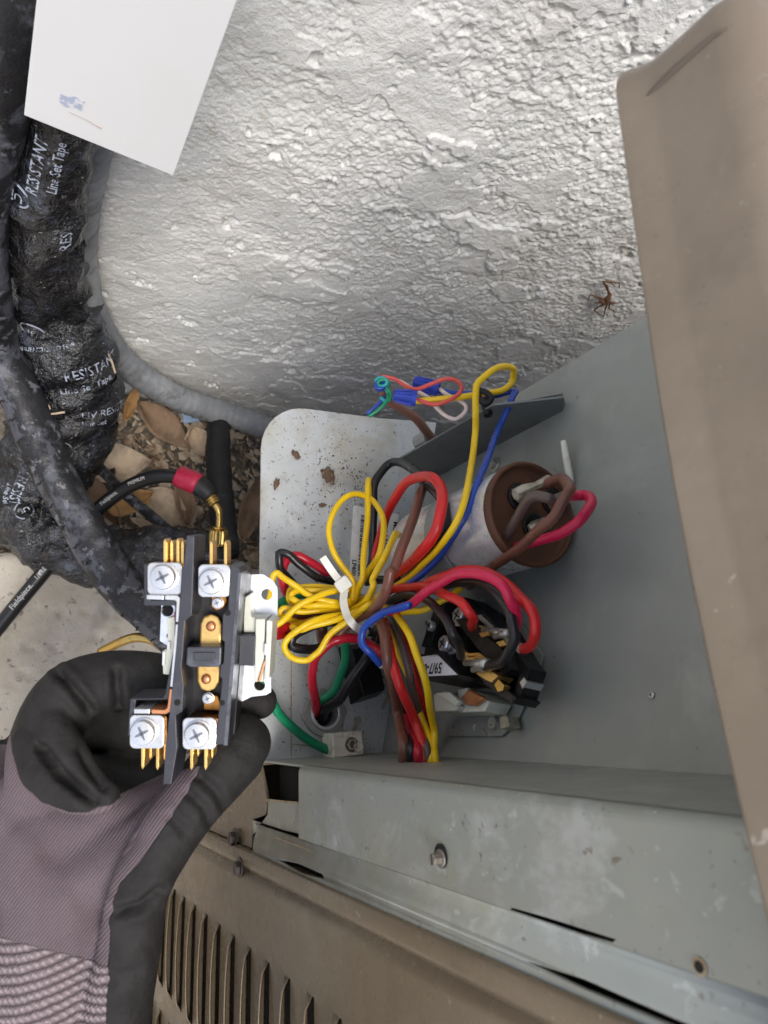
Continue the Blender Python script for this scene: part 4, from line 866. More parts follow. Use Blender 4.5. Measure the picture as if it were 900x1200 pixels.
# ------------------------------------------------------------------ white cover hanging by the wall
BY_ = .258
wq = [on_y(x, y, BY_) for x, y in ((28, 135), (203, 206), (266, -2), (58, -2))]
zt_ = .80
xl, xr = (wq[0].x + wq[3].x) / 2, (wq[1].x + wq[2].x) / 2
fr = Frame((0, BY_, 0), (1, 0, 0), (0, 0, 1), (0, -1, 0))
wc = thing('white_cover', ((xl + xr) / 2, BY_, wq[1].z), 'white painted metal cover hanging beside the black pipes', 'cover')
mesh('face', *prism([(wq[0].x, wq[0].z), (wq[1].x, wq[1].z), (wq[2].x + .002, zt_), (wq[3].x - .002, zt_)], -.0016, 0, fr), M['white_paint'], wc, bevel=.0004)
mesh('side_flange', *box(wq[0].x + .002, wq[0].x + .003, BY_ + .0017, BY_ + .02, wq[0].z + .02, zt_), M['white_paint'], wc)
mesh('mounting_bracket', *box((xl + xr) / 2 - .01, (xl + xr) / 2 + .01, BY_ + .0017, WALL_Y, zt_ - .03, zt_ - .027), M['white_paint'], wc)
sc_ = on_y(83, 120, BY_ - .0002); f2 = Frame(sc_, (1, 0, 0), (0, 0, 1), (0, -1, 0))
mesh('paint_scuff', *prism([(-.005, -.001), (-.002, -.0035), (.002, -.002), (.005, -.003), (.0042, .001), (.0055, .003), (.001, .0042), (-.0015, .0025), (-.0045, .003)], 0, .0001, f2), M['paint_scuff'], wc)
a, b = on_y(80, 131, BY_ - .0003), on_y(119, 150, BY_ - .0003)
mesh('scratch', *tube([a, a.lerp(b, .5) + Vector((0, 0, .0006)), b], [.00010, .00015, .00035], 5), M['rust_mark'], wc)

# ------------------------------------------------------------------ pipes by the wall
def on_tube_text(P, R, s, size, s_pos, ang, fr_list, name, mat, parent, flip=1, cross=False, bold=0.0):
    """wraps lettering onto a swept tube; s_pos along it (m), ang around it"""
    T, N, B = fr_list; L = [0]
    for i in range(1, len(P)): L.append(L[-1] + (P[i] - P[i - 1]).length)
    v, f = text_geom(s, size, bold); out = []
    for x, y, z in v:
        u_, w_ = (x, y) if not cross else (y, -x)
        d = s_pos + flip * u_; k = 0
        while k < len(L) - 2 and L[k + 1] < d: k += 1
        t = (d - L[k]) / (L[k + 1] - L[k]); p = P[k].lerp(P[k + 1], t); r = R[k] + (R[k + 1] - R[k]) * t
        n = N[k].lerp(N[k + 1], t).normalized(); b = B[k].lerp(B[k + 1], t).normalized(); a = ang - flip * w_ / r
        out.append(p + (n * math.cos(a) + b * math.sin(a)) * (r + .0006))
    return mesh(name, out, f, mat, parent)
def cam_angle(P, N, B, k):
    d = (CAM - P[k]).normalized(); return math.atan2(d.dot(B[k]), d.dot(N[k]))
# foam insulated suction pipe
pp = [on_y(24, -60, .300), on_y(13, 10, .300), on_y(-6, 120, .300), on_y(-19, 230, .298), on_y(-20, 320, .285), at(-5, 400, .570), at(27, 472, .592), at(62, 552, .600), at(108, 632, .605), at(150, 695, .605), at(205, 745, .608), at(255, 800, .615), at(300, 850, .63)]
P = catmull(pp, 10); n = len(P)
R = lerp_list([.0160, .0160, .0160, .0160, .0160, .0160, .0163, .0165, .0165, .0168, .0170, .0170, .0170], n)
fp = thing('insulated_pipe', tuple(P[-1]), 'weathered black foam insulated pipe bending across to the unit', 'pipe')
T, N, B = frames(P)
v, f = tube(P, R, 36); rr = random.Random(3)
for i in range(n):
    for k in range(36):
        j = i * 36 + k; d = (v[j] - P[i]).normalized(); a = 2 * math.pi * k / 36
        v[j] += d * .0009 * (math.sin(3 * a + i * .15) + .8 * math.sin(i * .33 + 2 * a) + rr.uniform(-.5, .5))
mesh('foam_sleeve', v, f, M['foam'], fp, smooth=True)
# cracks across the foam on the concrete side
for k in range(50, 112, 3):
    if k >= n: break
    a0 = cam_angle(P, N, B, k) + (1.0 if (N[k] * math.cos(cam_angle(P, N, B, k) + 1.0) + B[k] * math.sin(cam_angle(P, N, B, k) + 1.0)).dot(BY) < (N[k] * math.cos(cam_angle(P, N, B, k) - 1.0) + B[k] * math.sin(cam_angle(P, N, B, k) - 1.0)).dot(BY) else -1.0)
    pts = [P[k] + T[k] * rr.uniform(-.001, .001) + (N[k] * math.cos(a0 + q) + B[k] * math.sin(a0 + q)) * (R[k] + .0005) for q in np.linspace(-rr.uniform(.2, .5), rr.uniform(.15, .4), 6)]
    mesh('foam_crack', *tube(pts, [.0002, .0007, .0002], 5), M['void_shade'], fp)

# tape wrapped line set
pp = [on_y(88, 60, .312), on_y(72, 140, .312), on_y(58, 215, .310), on_y(52, 285, .305), at(56, 345, .580), at(72, 400, .615), at(80, 450, .645), at(72, 505, .665), at(52, 550, .672), at(36, 590, .675), at(48, 622, .672), at(90, 645, .670), at(140, 655, .672), at(200, 650, .675), at(260, 660, .69)]
P = catmull(pp, 10); n = len(P)
R = lerp_list([.0165, .0175, .0200, .0225, .0290, .0370, .0420, .0430, .0390, .0340, .0290, .0260, .0245, .0235, .023], n)
ws = thing('wrapped_line_set', tuple(P[-1]), 'crinkled black tape wrapped line set with white printing', 'line set')
T, N, B = frames(P); S = 44
v, f = tube(P, R, S); rr = random.Random(5)
ridge = [rr.uniform(0, 1) for _ in range(200)]
for i in range(n):
    for k in range(S):
        j = i * S + k; d = (v[j] - P[i]).normalized(); a = 2 * math.pi * k / S
        wv = (i * .55 + a * 1.1) % 5.2 / 5.2          # overlapping spiral turns of tape
        cr = .0016 * math.sin(a * 7 + i * .9 + 2 * math.sin(i * .31)) * (.4 + .6 * math.sin(i * .17 + a)) + .0014 * math.sin(a * 3 - i * .8)
        v[j] += d * (.0034 * wv + 1.5 * cr + rr.uniform(-.0011, .0011)) * (1.0 if i > 22 else .5)
mesh('tape_wrap', v, f, M['tape'], ws, smooth=True)
def ptext(s, size, k, da, flip=1, cross=False, bold=.0001, extra=0):
    L = [0]
    for i in range(1, n): L.append(L[-1] + (P[i] - P[i - 1]).length)
    Rr = [x + .0052 + extra for x in R]
    return on_tube_text(P, Rr, s, size, L[k], cam_angle(P, N, B, k) + da, (T, N, B), 'lettering', M['tape_print'], ws, flip, cross, bold)
def nearest(px, py):
    best = None
    for k in range(n):
        a0 = cam_angle(P, N, B, k)
        for da in np.linspace(-1.3, 1.3, 27):
            q = P[k] + (N[k] * math.cos(a0 + da) + B[k] * math.sin(a0 + da)) * R[k]; x, y = to_px(q); d = (x - px) ** 2 + (y - py) ** 2
            if best is None or d < best[0]: best = (d, k, da)
    return best[1], best[2]
for s, size, px, py, flip, cross in (('RESISTANT', .0092, 52, 186, -1, False), ('Line Set Tape', .0075, 64, 190, -1, False), ('RES', .010, 74, 276, -1, False), ('RESISTANT', .0105, 106, 430, -1, True), ('Line Set Tape', .0082, 102, 447, -1, True), ('UV RESIST', .0100, 117, 480, -1, True), ('Line Set', .0070, 108, 495, -1, True), ('MANUFACTURED FOR', .0048, 52, 408, -1, True), ('RESIST', .0125, 22, 575, 1, False), ('Line Set', .0070, 12, 580, 1, False)):
    k, da = nearest(px, py); ptext(s, size, k, da, flip, cross)
for px, py, sz in ((27, 222, .0085), (40, 380, .0095), (70, 528, .009), (28, 600, .008)):
    k, da = nearest(px, py); ptext('UL', sz, k, da, 1, True)
    ring = [(sz * .95 * math.cos(a), sz * .95 * math.sin(a)) for a in np.linspace(.3, 5.9, 22)]
    a0 = cam_angle(P, N, B, k) + da; rr_ = R[k] + .0048
    pts = [P[k] + T[k] * x + (N[k] * math.cos(a0 + y / rr_) + B[k] * math.sin(a0 + y / rr_)) * rr_ for x, y in ring]
    mesh('logo_ring', *tube(pts, .0006, 5), M['tape_print'], ws)
# dry straws caught on the tape
for pts in ([(52, 470, .598), (58, 478, .596), (56, 485, .596), (76, 483, .598)], [(127, 415, .62), (131, 424, .615), (135, 437, .615)], [(21, 308, .545), (28, 313, .543), (40, 312, .545)]):
    awire('dry_straw', pts, .0009, 'leaf_tan', {52: 'bent dry straw lying on the tape wrap beside the foam pipe', 127: 'dry straw stuck at the edge of the tape wrap by the conduit', 21: 'dry straw fibres on the upper tape wrap'}[pts[0][0]], 'straw')

# flexible conduit
pp = [on_y(116, 120, .333), on_y(101, 190, .333), on_y(92, 250, .334), on_y(92, 305, .334), on_y(104, 360, .334), on_y(134, 413, .330), on_y(178, 450, .320), on_y(228, 474, .318), on_y(280, 490, .315), at(330, 512, .80), at(365, 560, .76), at(384, 640, .68), Vector((ck.x, ck.y, FLOOR_Z - .06)), Vector((ck.x, ck.y, FLOOR_Z - .004))]
P = catmull(pp, 16); n = len(P); R0 = .0134
v, f = tube(P, R0, 20)
L = 0
for i in range(n):
    if i: L += (P[i] - P[i - 1]).length
    g = .0007 * math.sin(L / .0095 * 2 * math.pi)
    for k in range(20): v[i * 20 + k] += (v[i * 20 + k] - P[i]).normalized() * g
o = mesh('flexible_conduit', v, f, M['conduit'], None, smooth=True, loc=P[-1]); tag(o, 'grey flexible conduit curving along the foot of the wall', 'conduit')

# gauge hose with red collar and brass end
pp = [at(-420, 1180, .66), at(-280, 1040, .658), at(-150, 900, .656), at(-70, 812, .655), at(-20, 757, .655), at(20, 708, .655), at(60, 660, .66), at(95, 618, .665), at(125, 588, .668), at(155, 568, .665), at(185, 558, .66), at(212, 559, .657)]
P = catmull(pp, 10); n = len(P); RH = .0064
gh = thing('gauge_hose', tuple(at(256, 640, .66)), 'black gauge hose with red collar and brass end on the service valve', 'hose')
T, N, B = frames(P); mesh('hose', *tube(P, RH, 20), M['hose'], gh, smooth=True)
LL = [0]
for i in range(1, n): LL.append(LL[-1] + (P[i] - P[i - 1]).length)
for s, px, py, sz in (('Fieldpiece.', 24, 692, .0065), ('1/4"', 44, 672, .0055), ('PREMIUM HOSE', 62, 652, .0050), ('Fieldpiece.', 128, 578, .0048), ('PREMIUM', 163, 560, .0042)):
    k = min(range(n), key=lambda q: (to_px(P[q])[0] - px) ** 2 + (to_px(P[q])[1] - py) ** 2)
    a0 = cam_angle(P, N, B, k); side_ = .42 if (N[k] * math.cos(a0 + .4) + B[k] * math.sin(a0 + .4)).dot(BY) > (N[k] * math.cos(a0) + B[k] * math.sin(a0)).dot(BY) else -.42
    on_tube_text(P, [RH] * n, s, sz, LL[k], a0 + side_ * .6, (T, N, B), 'lettering', M['hose_print'], gh, 1)
mesh('red_collar', *tube([at(208, 557, .657), at(210, 558, .657), at(231, 567, .655), at(233, 568, .655)], [.0092, .0100, .0100, .0092], 20), M['red_plastic'], gh, smooth=True)
mesh('rubber_boot', *tube(catmull([at(230, 567, .655), at(240, 574, .655), at(247, 582, .655)]), [.0092, .0086, .0070], 16), M['black_rubber'], gh, smooth=True)
a, b = at(245, 580, .655), at(254, 594, .655)
prof = []
for k in range(4): prof += [(.2 * k + .02, .0058), (.2 * k + .10, .0060), (.2 * k + .14, .0046), (.2 * k + .19, .0046)]
mesh('barbed_ferrule', *tube([a.lerp(b, t) for t, _ in prof], [r_ for _, r_ in prof], 16), M['brass'], gh, smooth=True)
mesh('brass_elbow', *tube(catmull([at(252, 591, .655), at(256, 598, .655), at(257, 606, .656), at(256.5, 620, .658)]), [.0036, .0034, .0032, .0034], 14), M['brass'], gh, smooth=True)
a, b = at(256.5, 617, .658), at(255.5, 639, .66); d = (b - a).normalized(); s_ = d.orthogonal().normalized(); fr = Frame(a, s_, d.cross(s_), d); Ln = (b - a).length
v, f = lathe(fr, [(.004, 0), (.0060, .0002), (.0064, Ln * .08), (.0055, Ln * .14), (.0074, Ln * .2), (.0077, Ln * .3), (.0077, Ln * .86), (.0070, Ln), (.004, Ln)], 40)
for i in range(len(v)):
    ring_ = i // 40
    if ring_ in (4, 5, 6): v[i] += (v[i] - (a + d * (v[i] - a).dot(d))).normalized() * (.0004 if i % 2 else -.0002)
mesh('knurled_nut', v, f, M['brass'], gh)
mesh('service_port', *tube([at(255.5, 638, .66), at(254, 670, .667), at(253, 690, .672)], .0045, 14), M['black_rubber'], gh, smooth=True)
# service valve under the contactor and second hose end
sv = thing('service_valve', tuple(at(250, 720, .70)), 'dark service valve body below the brass hose end', 'valve')
mesh('body', *tube([at(253, 680, .672), at(248, 760, .685)], [.011, .013], 6), M['black_rubber'], sv)
mesh('stub', *tube([at(235, 722, .68), at(300, 745, .70)], .010, 12), M['brass'], sv, smooth=True)
o = awire('brass_hook', [(118, 764, .66), (132, 757, .655), (145, 751, .65), (160, 747, .648), (178, 750, .648), (195, 762, .65)], .0042, 'brass', 'bent brass tube end behind the held contactor', 'fitting')
o = awire('thin_pipe', [(108, 538, .742), (124, 556, .735), (150, 582, .725), (180, 607, .712), (206, 630, .70), (226, 650, .69)], .0052, 'foam', 'thin dark grey pipe crossing the leaf litter under the hose', 'pipe')
P = catmull([at(257, 494, .81), at(256, 510, .79), at(256, 540, .765), at(258, 575, .735), at(262, 615, .705), at(266, 650, .69)], 8)
v, f = tube(P, [.0125, .0125, .0125, .0125, .0120, .0120], 20); rr = random.Random(8)
for j in range(len(v)): v[j] += Vector((rr.uniform(-1, 1), rr.uniform(-1, 1), rr.uniform(-1, 1))) * .0009
o = mesh('wrapped_stub_pipe', v, f, M['black_rubber'], None, smooth=True, loc=P[-1]); tag(o, 'short black wrapped pipe going down behind the hose fitting', 'pipe')

# ------------------------------------------------------------------ leaf litter
def leaf(px, py, lift_, L, W, ang, mat, label, curl=.2, tilt=0.0, kind='leaf', cat='leaf'):
    c = on_z(px, py, .006 + lift_); a = math.radians(ang)
    ex = Vector((math.cos(a), math.sin(a), tilt)).normalized(); ey = Vector((0, 0, 1)).cross(ex).normalized(); ez = ex.cross(ey)
    v = []; f = []; nu, nv = 12, 6; r_ = random.Random(hash((px, py)) & 255)
    for i in range(nu + 1):
        t = i / nu; wd = W * (math.sin(math.pi * t ** .8) ** .75 + .02) * (1 + .08 * math.sin(9 * t + px))
        for k in range(nv + 1):
            s = k / nv * 2 - 1
            h = curl * W * (s * s) + .12 * W * math.sin(5 * t + s * 2 + px) + curl * .5 * L * (t - .5) ** 2 + r_.uniform(-.0004, .0004)
            v.append(c + ex * (t - .5) * L + ey * s * wd * .5 + ez * h)
    for i in range(nu):
        for k in range(nv): q = i * (nv + 1) + k; f.append([q, q + 1, q + nv + 2, q + nv + 1])
    o = mesh('dry_leaf', v, f, M[mat], None, smooth=True, loc=c); s_ = o.modifiers.new('thickness', 'SOLIDIFY'); s_.thickness = .0006
    return tag(o, label, cat)
leaf(192, 500, .020, .075, .030, -38, 'leaf_brown', 'long dark brown leaf lying beside the conduit', .15)
leaf(128, 545, .016, .085, .042, 12, 'leaf_tan', 'broad pale tan leaf above the black hose', .10)
leaf(152, 590, .022, .050, .024, 30, 'leaf_orange', 'orange leaf tucked under the black hose', .2)
leaf(230, 520, .018, .036, .026, -70, 'leaf_tan', 'small crumpled tan leaf left of the black wrapped stub', .3)
leaf(215, 585, .018, .060, .024, -80, 'leaf_brown', 'brown leaf below the red hose collar', .2)
leaf(292, 595, .020, .075, .024, 80, 'leaf_brown', 'upright brown leaf beside the compartment floor edge', .3, .25)
leaf(175, 640, .030, .070, .018, -22, 'leaf_dark', 'dark narrow leaf under the thin grey pipe', .1)
leaf(185, 622, .034, .062, .012, -20, 'leaf_tan', 'narrow striped tan blade beside the thin grey pipe', .1)
leaf(120, 590, .020, .060, .022, -55, 'leaf_brown', 'mottled brown leaf between foam pipe and hose', .3)
leaf(200, 600, .014, .065, .034, -40, 'leaf_tan', 'greyish tan leaf behind the thin grey pipe', .15)
leaf(155, 470, .016, .055, .012, 75, 'leaf_orange', 'yellowish straw blade by the tape wrap', .3)
leaf(118, 570, .012, .045, .02, 60, 'leaf_dark', 'dark curled leaf beside the foam pipe', .3)
v, f = box(-.009, .009, -.006, .006, 0, .004, Frame(on_z(222, 490, .014), (1, .3, 0), (-.3, 1, 0), (.1, 0, 1)))
o = mesh('plastic_scrap', v, f, M['scrap_blue'], None, loc=on_z(222, 490, .010), bevel=.001); tag(o, 'small pale blue plastic scrap under the conduit', 'scrap')
rr = random.Random(11); mb = MB(); mb2 = MB()
for i in range(900):
    x, y = rr.uniform(.02, .36), rr.uniform(.15, .345); z = rr.uniform(.002, .010); a = rr.uniform(0, 6.28); L_ = rr.uniform(.003, .02); w_ = rr.uniform(.0005, .0035)
    d = Vector((math.cos(a), math.sin(a), rr.uniform(-.25, .35))); e = Vector((-d.y, d.x, rr.uniform(-.3, .3))) * w_; p = Vector((x, y, z))
    mb.add([p, p + d * L_ * .5 + e, p + d * L_, p + d * L_ * .5 - e, p + d * L_ * .5 + Vector((0, 0, w_ * .6))], [[0, 1, 4], [1, 2, 4], [2, 3, 4], [3, 0, 4], [0, 3, 2, 1]])
for i in range(420):
    x, y = rr.uniform(.02, .36), rr.uniform(.15, .345); s_ = rr.uniform(.0012, .006); p = Vector((x, y, rr.uniform(.0, .006)))
    q = [p + Vector((rr.uniform(.6, 1) * s_ * dx, rr.uniform(.6, 1) * s_ * dy, rr.uniform(.4, .9) * s_ * dz)) for dx, dy, dz in ((1, 0, 0), (0, 1, 0), (-1, 0, 0), (0, -1, 0), (0, 0, 1), (0, 0, -1))]
    mb2.add(q, [[0, 1, 4], [1, 2, 4], [2, 3, 4], [3, 0, 4], [1, 0, 5], [2, 1, 5], [3, 2, 5], [0, 3, 5]])
mb3 = MB()
for i in range(620):
    x, y = rr.uniform(.03, .36), rr.uniform(.16, .34); p = Vector((x, y, rr.uniform(.005, .016))); a = rr.uniform(0, 6.28); L_ = rr.choice([rr.uniform(.003, .010), rr.uniform(.006, .022)]); w_ = L_ * rr.uniform(.12, .5)
    ex = Vector((math.cos(a), math.sin(a), rr.uniform(-.2, .3))).normalized(); ey = Vector((-ex.y, ex.x, rr.uniform(-.4, .4))); c_ = rr.uniform(-.25, .35) * w_
    mb3.add([p - ex * L_ * .5, p - ex * L_ * .1 + ey * w_ * rr.uniform(.7, 1), p + ex * L_ * .3 + ey * w_ * rr.uniform(.3, .8), p + ex * L_ * .5, p + ex * L_ * .2 - ey * w_ * rr.uniform(.5, 1), p - ex * L_ * .25 - ey * w_ * rr.uniform(.5, 1), p + Vector((0, 0, c_ + .001))], [[0, 1, 6], [1, 2, 6], [2, 3, 6], [3, 4, 6], [4, 5, 6], [5, 0, 6]])
o = mb3.build('leaf_fragments', M['litter_tan'], None, loc=(.2, .25, 0)); tag(o, 'broken tan leaf pieces strewn over the soil by the wall', 'litter', kind='stuff')
o = mb.build('leaf_litter', M['litter'], None, loc=(.2, .25, 0)); tag(o, 'dry twigs and leaf crumbs strewn along the wall foot', 'litter', kind='stuff')
o = mb2.build('gravel', M['pebble'], None, loc=(.2, .25, 0)); tag(o, 'small grey gravel in the soil by the wall', 'gravel', kind='stuff')

# ------------------------------------------------------------------ dirt on the compartment floor
def clump(px, py, L, W, ang, label):
    c = on_z(px, py, FLOOR_Z + .0016); bm = bmesh.new(); bmesh.ops.create_icosphere(bm, subdivisions=3, radius=1); a = math.radians(ang); r_ = random.Random(px)
    v = []; ph = [r_.uniform(0, 6) for _ in range(6)]
    for q in bm.verts:
        k = 1 + .22 * math.sin(q.co.x * 5 + ph[0]) * math.sin(q.co.y * 6 + ph[1]) + .16 * math.sin(q.co.x * 11 + ph[2]) + r_.uniform(-.1, .1)
        x, y = q.co.x * L * k, q.co.y * W * k; v.append(c + Vector((x * math.cos(a) - y * math.sin(a), x * math.sin(a) + y * math.cos(a), q.co.z * W * .7)))
    bm.verts.ensure_lookup_table(); f = [[q.index for q in p.verts] for p in bm.faces]; bm.free()
    tag(mesh('mud_clump', v, f, M['mud'], None, loc=c), label, 'mud clump')
clump(385, 557, .0062, .0042, -60, 'largest brown mud clump on the compartment floor')
clump(347, 533, .0034, .0022, -40, 'small grey brown mud clump nearest the rounded corner')
clump(324, 567, .0036, .0018, 75, 'narrow brown mud clump near the floor plate edge')
clump(378, 592, .0026, .0014, 10, 'tiny tan mud clump above the round yellow loop')
mb = MB(); rr = random.Random(21)
for i in range(420):
    if i < 260: px, py = rr.gauss(415, 26), rr.gauss(565, 26)
    else: px, py = rr.uniform(312, 480), rr.uniform(495, 880)
    p = on_z(px, py, FLOOR_Z)
    if p.x > .235 or p.x < .16 or p.y > .20 or p.y < -.02: continue
    s_ = rr.uniform(.0002, .0009) * (1.3 if rr.random() < .12 else 1)
    mb.add([p + Vector((s_ * rr.uniform(.5, 1) * dx, s_ * rr.uniform(.5, 1.4) * dy, s_ * .8 * dz + .0001)) for dx, dy, dz in ((1, 0, 0), (0, 1, 0), (-1, 0, 0), (0, -1, 0), (0, 0, 1))], [[0, 1, 4], [1, 2, 4], [2, 3, 4], [3, 0, 4]])
o = mb.build('dirt_specks', M['mud'], None, loc=(.2, .1, FLOOR_Z)); tag(o, 'scattered dirt crumbs on the compartment floor', 'dirt', kind='stuff')

# ------------------------------------------------------------------ spider on the wall
spc = on_y(709, 349, WALL_Y - .006); sp = thing('spider', tuple(spc), 'small brown dried spider clinging to the stucco near the lid', 'spider')
SF = Frame(spc, BX, BY, BZ); SF.z = Vector((0, -1, 0)); SF.x = Vector((1, 0, 0)); SF.y = Vector((0, 0, 1))
def spx(x, y, d=0): p = on_y(670 + x / 11.25, 310 + y / 11.25, WALL_Y - .007 - d); return p
mb = MB(); mb.add(*tube(catmull([spx(520, 390, .001), spx(480, 440, .002), spx(455, 490, .002), spx(400, 480, .002), spx(360, 470, .001)]), [.0010, .0026, .0031, .0026, .0008], 10))
mb.build('body', M['spider'], sp, smooth=True)
for pts in ([(500, 380), (440, 270), (405, 225), (560, 230), (632, 238), (625, 310)], [(490, 400), (470, 280), (410, 222), (520, 240), (570, 290)], [(400, 450), (300, 410), (240, 400), (215, 470)], [(430, 490), (340, 505), (300, 500)], [(440, 520), (350, 560), (295, 600), (350, 650), (420, 690)], [(470, 520), (440, 600), (420, 690)], [(500, 520), (490, 580), (560, 610)], [(510, 500), (560, 510), (620, 520)]):
    mesh('leg', *tube([spx(*p, .002 if i in (1, 2) else 0) for i, p in enumerate(pts)], [.0010, .0007, .0005], 6), M['spider'], sp)

# ------------------------------------------------------------------ contactor held in the hand
TH = .300
HZ = TH / FPX / 3.75
HO = at(240, 770, TH) - BZ * .028
HF = Frame(HO, BX, BY, BZ)
def h2(zx, zy): return ((zx - 450) * HZ * 1.02, -(zy - 600) * HZ * 1.02)
hc = thing('contactor', tuple(HO), 'removed contactor with screw terminals held up in the gloved hand', 'contactor')
def hp(name, zpts, n0, n1, mat, parent=hc, bevel=.0004, holes=()):
    return mesh(name, *prism([h2(*p) for p in zpts], n0, n1, HF, [circle(*h2(x, y), r_ * HZ, 18) for x, y, r_ in holes]), M[mat], parent, bevel=bevel)
hp('mounting_plate', [(560, 270), (655, 268), (700, 295), (722, 330), (722, 470), (692, 490), (692, 820), (668, 834), (600, 842), (560, 862), (300, 862), (300, 620), (222, 612), (170, 580), (178, 392), (300, 386)], 0, .0014, 'zinc', holes=((672, 362, 27), (638, 788, 27), (205, 437, 30), (213, 556, 13)))
# coil and plastic carrier seen at both sides
for pts, n0, n1, m_, nm in (
    ([(585, 365), (612, 348), (618, 452), (690, 452), (690, 522), (585, 522)], .0016, .012, 'ivory_plastic', 'coil_carrier'),
    ([(645, 455), (688, 455), (680, 738), (640, 738)], .012, .0155, 'ivory_plastic', 'coil_carrier'),
    ([(698, 458), (725, 460), (710, 722), (690, 722)], .0016, .0175, 'ivory_plastic', 'coil_carrier'),
    ([(575, 525), (648, 525), (640, 665), (570, 662)], .0016, .0165, 'slate_plastic', 'magnet_core'),
    ([(238, 455), (300, 445), (290, 722), (258, 730), (245, 712), (240, 600)], .0016, .012, 'ivory_plastic', 'coil_carrier'),
    ([(208, 610), (242, 600), (246, 700), (238, 720), (212, 716)], .0016, .010, 'ivory_plastic', 'coil_carrier'),
    ([(275, 425), (302, 420), (300, 476), (278, 476)], .012, .0145, 'red_plastic', 'red_tab'),
    ([(242, 560), (256, 560), (254, 598), (240, 598)], .0122, .0135, 'label_white', 'coil_tab'),
    ([(214, 612), (228, 610), (224, 672), (212, 674)], .0102, .0115, 'label_white', 'coil_tab'),
    ([(690, 560), (702, 560), (698, 612), (688, 612)], .016, .0185, 'label_white', 'coil_tab'),
    ([(684, 640), (694, 640), (668, 735), (655, 735)], .0158, .0168, 'copper', 'coil_lead')):
    hp(nm, pts, n0, n1, m_)
# housing
hb = hp('housing', [(352, 210), (408, 190), (560, 205), (604, 240), (545, 985), (500, 990), (330, 985), (300, 850), (330, 560)], .0016, .013, 'black_plastic', bevel=.0006)
hp('centre_wall', [(374, 75), (408, 78), (404, 200), (400, 330), (396, 420), (368, 442), (360, 560), (352, 640), (362, 720), (356, 832), (328, 850), (334, 990), (308, 1146), (272, 1146), (282, 990), (300, 840), (328, 560), (342, 380), (352, 230), (362, 200)], .010, .029, 'slate_plastic', hb)
hp('side_rail', [(555, 200), (590, 214), (604, 236), (540, 985), (490, 985), (500, 880), (520, 700), (508, 690), (512, 640), (524, 630), (530, 540), (518, 530), (522, 420), (545, 400)], .010, .026, 'slate_plastic', hb)
hp('side_frame', [(168, 205), (196, 200), (192, 345), (196, 362), (322, 362), (318, 560), (276, 800), (132, 802), (128, 945), (96, 960), (108, 794), (252, 790), (262, 770), (300, 560), (304, 386), (168, 386)], .006, .0225, 'slate_plastic', hb)
hp('rail_edge', [(592, 236), (605, 240), (545, 985), (528, 985)], .0262, .0268, 'smoke_plastic', hb, 0)
# bus bar edge
for pts in ([(196, 333), (270, 335), (270, 355), (196, 352)], [(276, 335), (330, 336), (346, 350), (340, 450), (322, 450), (326, 362), (316, 356), (276, 354)], [(340, 460), (322, 460), (298, 730), (316, 732)], [(315, 740), (296, 740), (286, 822), (276, 830), (218, 828), (218, 846), (280, 848), (298, 838)], [(210, 826), (142, 826), (142, 846), (210, 846)]):
    hp('bus_bar', pts, .012, .0275, 'copper' if pts[0][0] in (315,) else 'nickel', hc, .0003)
# contact bridge
hp('bridge_arm', [(402, 572), (406, 470), (420, 440), (452, 430), (484, 442), (500, 476), (498, 572)], .016, .0190, 'gold', bevel=.0008)
hp('bridge_arm', [(392, 640), (494, 640), (488, 732), (468, 762), (438, 774), (408, 762), (392, 728)], .016, .0190, 'gold', bevel=.0008)
for x, y in ((455, 482), (434, 716)):
    fr = Frame(HF(*h2(x, y), .019), BX, BY, BZ); mesh('contact_rivet', *lathe(fr, [(.0021, 0), (.0021, .0006), (.0012, .0012), (.0004, .0013)], 16), M['copper'], hc, smooth=True)
hp('contact_carrier', [(364, 562), (516, 560), (512, 642), (500, 650), (380, 650), (360, 640)], .014, .0255, 'smoke_plastic', bevel=.0007)
hp('carrier_window', [(395, 584), (486, 584), (484, 622), (395, 622)], .0256, .0262, 'slate_plastic', bevel=.0003)
for pts in ([(448, 345), (512, 340), (520, 372), (508, 404), (470, 418), (446, 400)], [(412, 862), (412, 812), (440, 790), (478, 798), (494, 836), (490, 866)]):
    hp('fixed_contact', pts, .012, .0165, 'bronze', bevel=.0005)
def phillips(x, y, n, rz, mat, name, slot=True, h=.003):
    fr = Frame(HF(*h2(x, y), n), BX * .9 + BY * .44, BY * .9 - BX * .44, BZ); r_ = rz * HZ
    v, f = lathe(fr, [(r_ * 1.08, 0), (r_ * 1.08, h * .22), (r_ * .98, h * .25), (r_ * .97, h * .75), (r_ * .90, h * .97), (r_ * .80, h), (r_ * .05, h)], 26)
    o = mesh(name, v, f, M[mat], hc, smooth=True); o.modifiers.new('edge', 'EDGE_SPLIT').split_angle = .45
    for k in (0, 1):
        f3 = Frame(fr(0, 0, h), fr.x if k else fr.y, fr.y if k else -fr.x, fr.z)
        mesh('cross_recess', *prism([(-r_ * .55, -r_ * .06), (-r_ * .1, -r_ * .12), (r_ * .1, -r_ * .12), (r_ * .55, -r_ * .06), (r_ * .55, r_ * .06), (r_ * .1, r_ * .12), (-r_ * .1, r_ * .12), (-r_ * .55, r_ * .06)], .0000, .0002, f3), M['screw_slot'], o)
    return o
phillips(478, 381, .0165, 25, 'nickel', 'small_screw', h=.0016); phillips(436, 808, .0165, 25, 'nickel', 'small_screw', h=.0016)
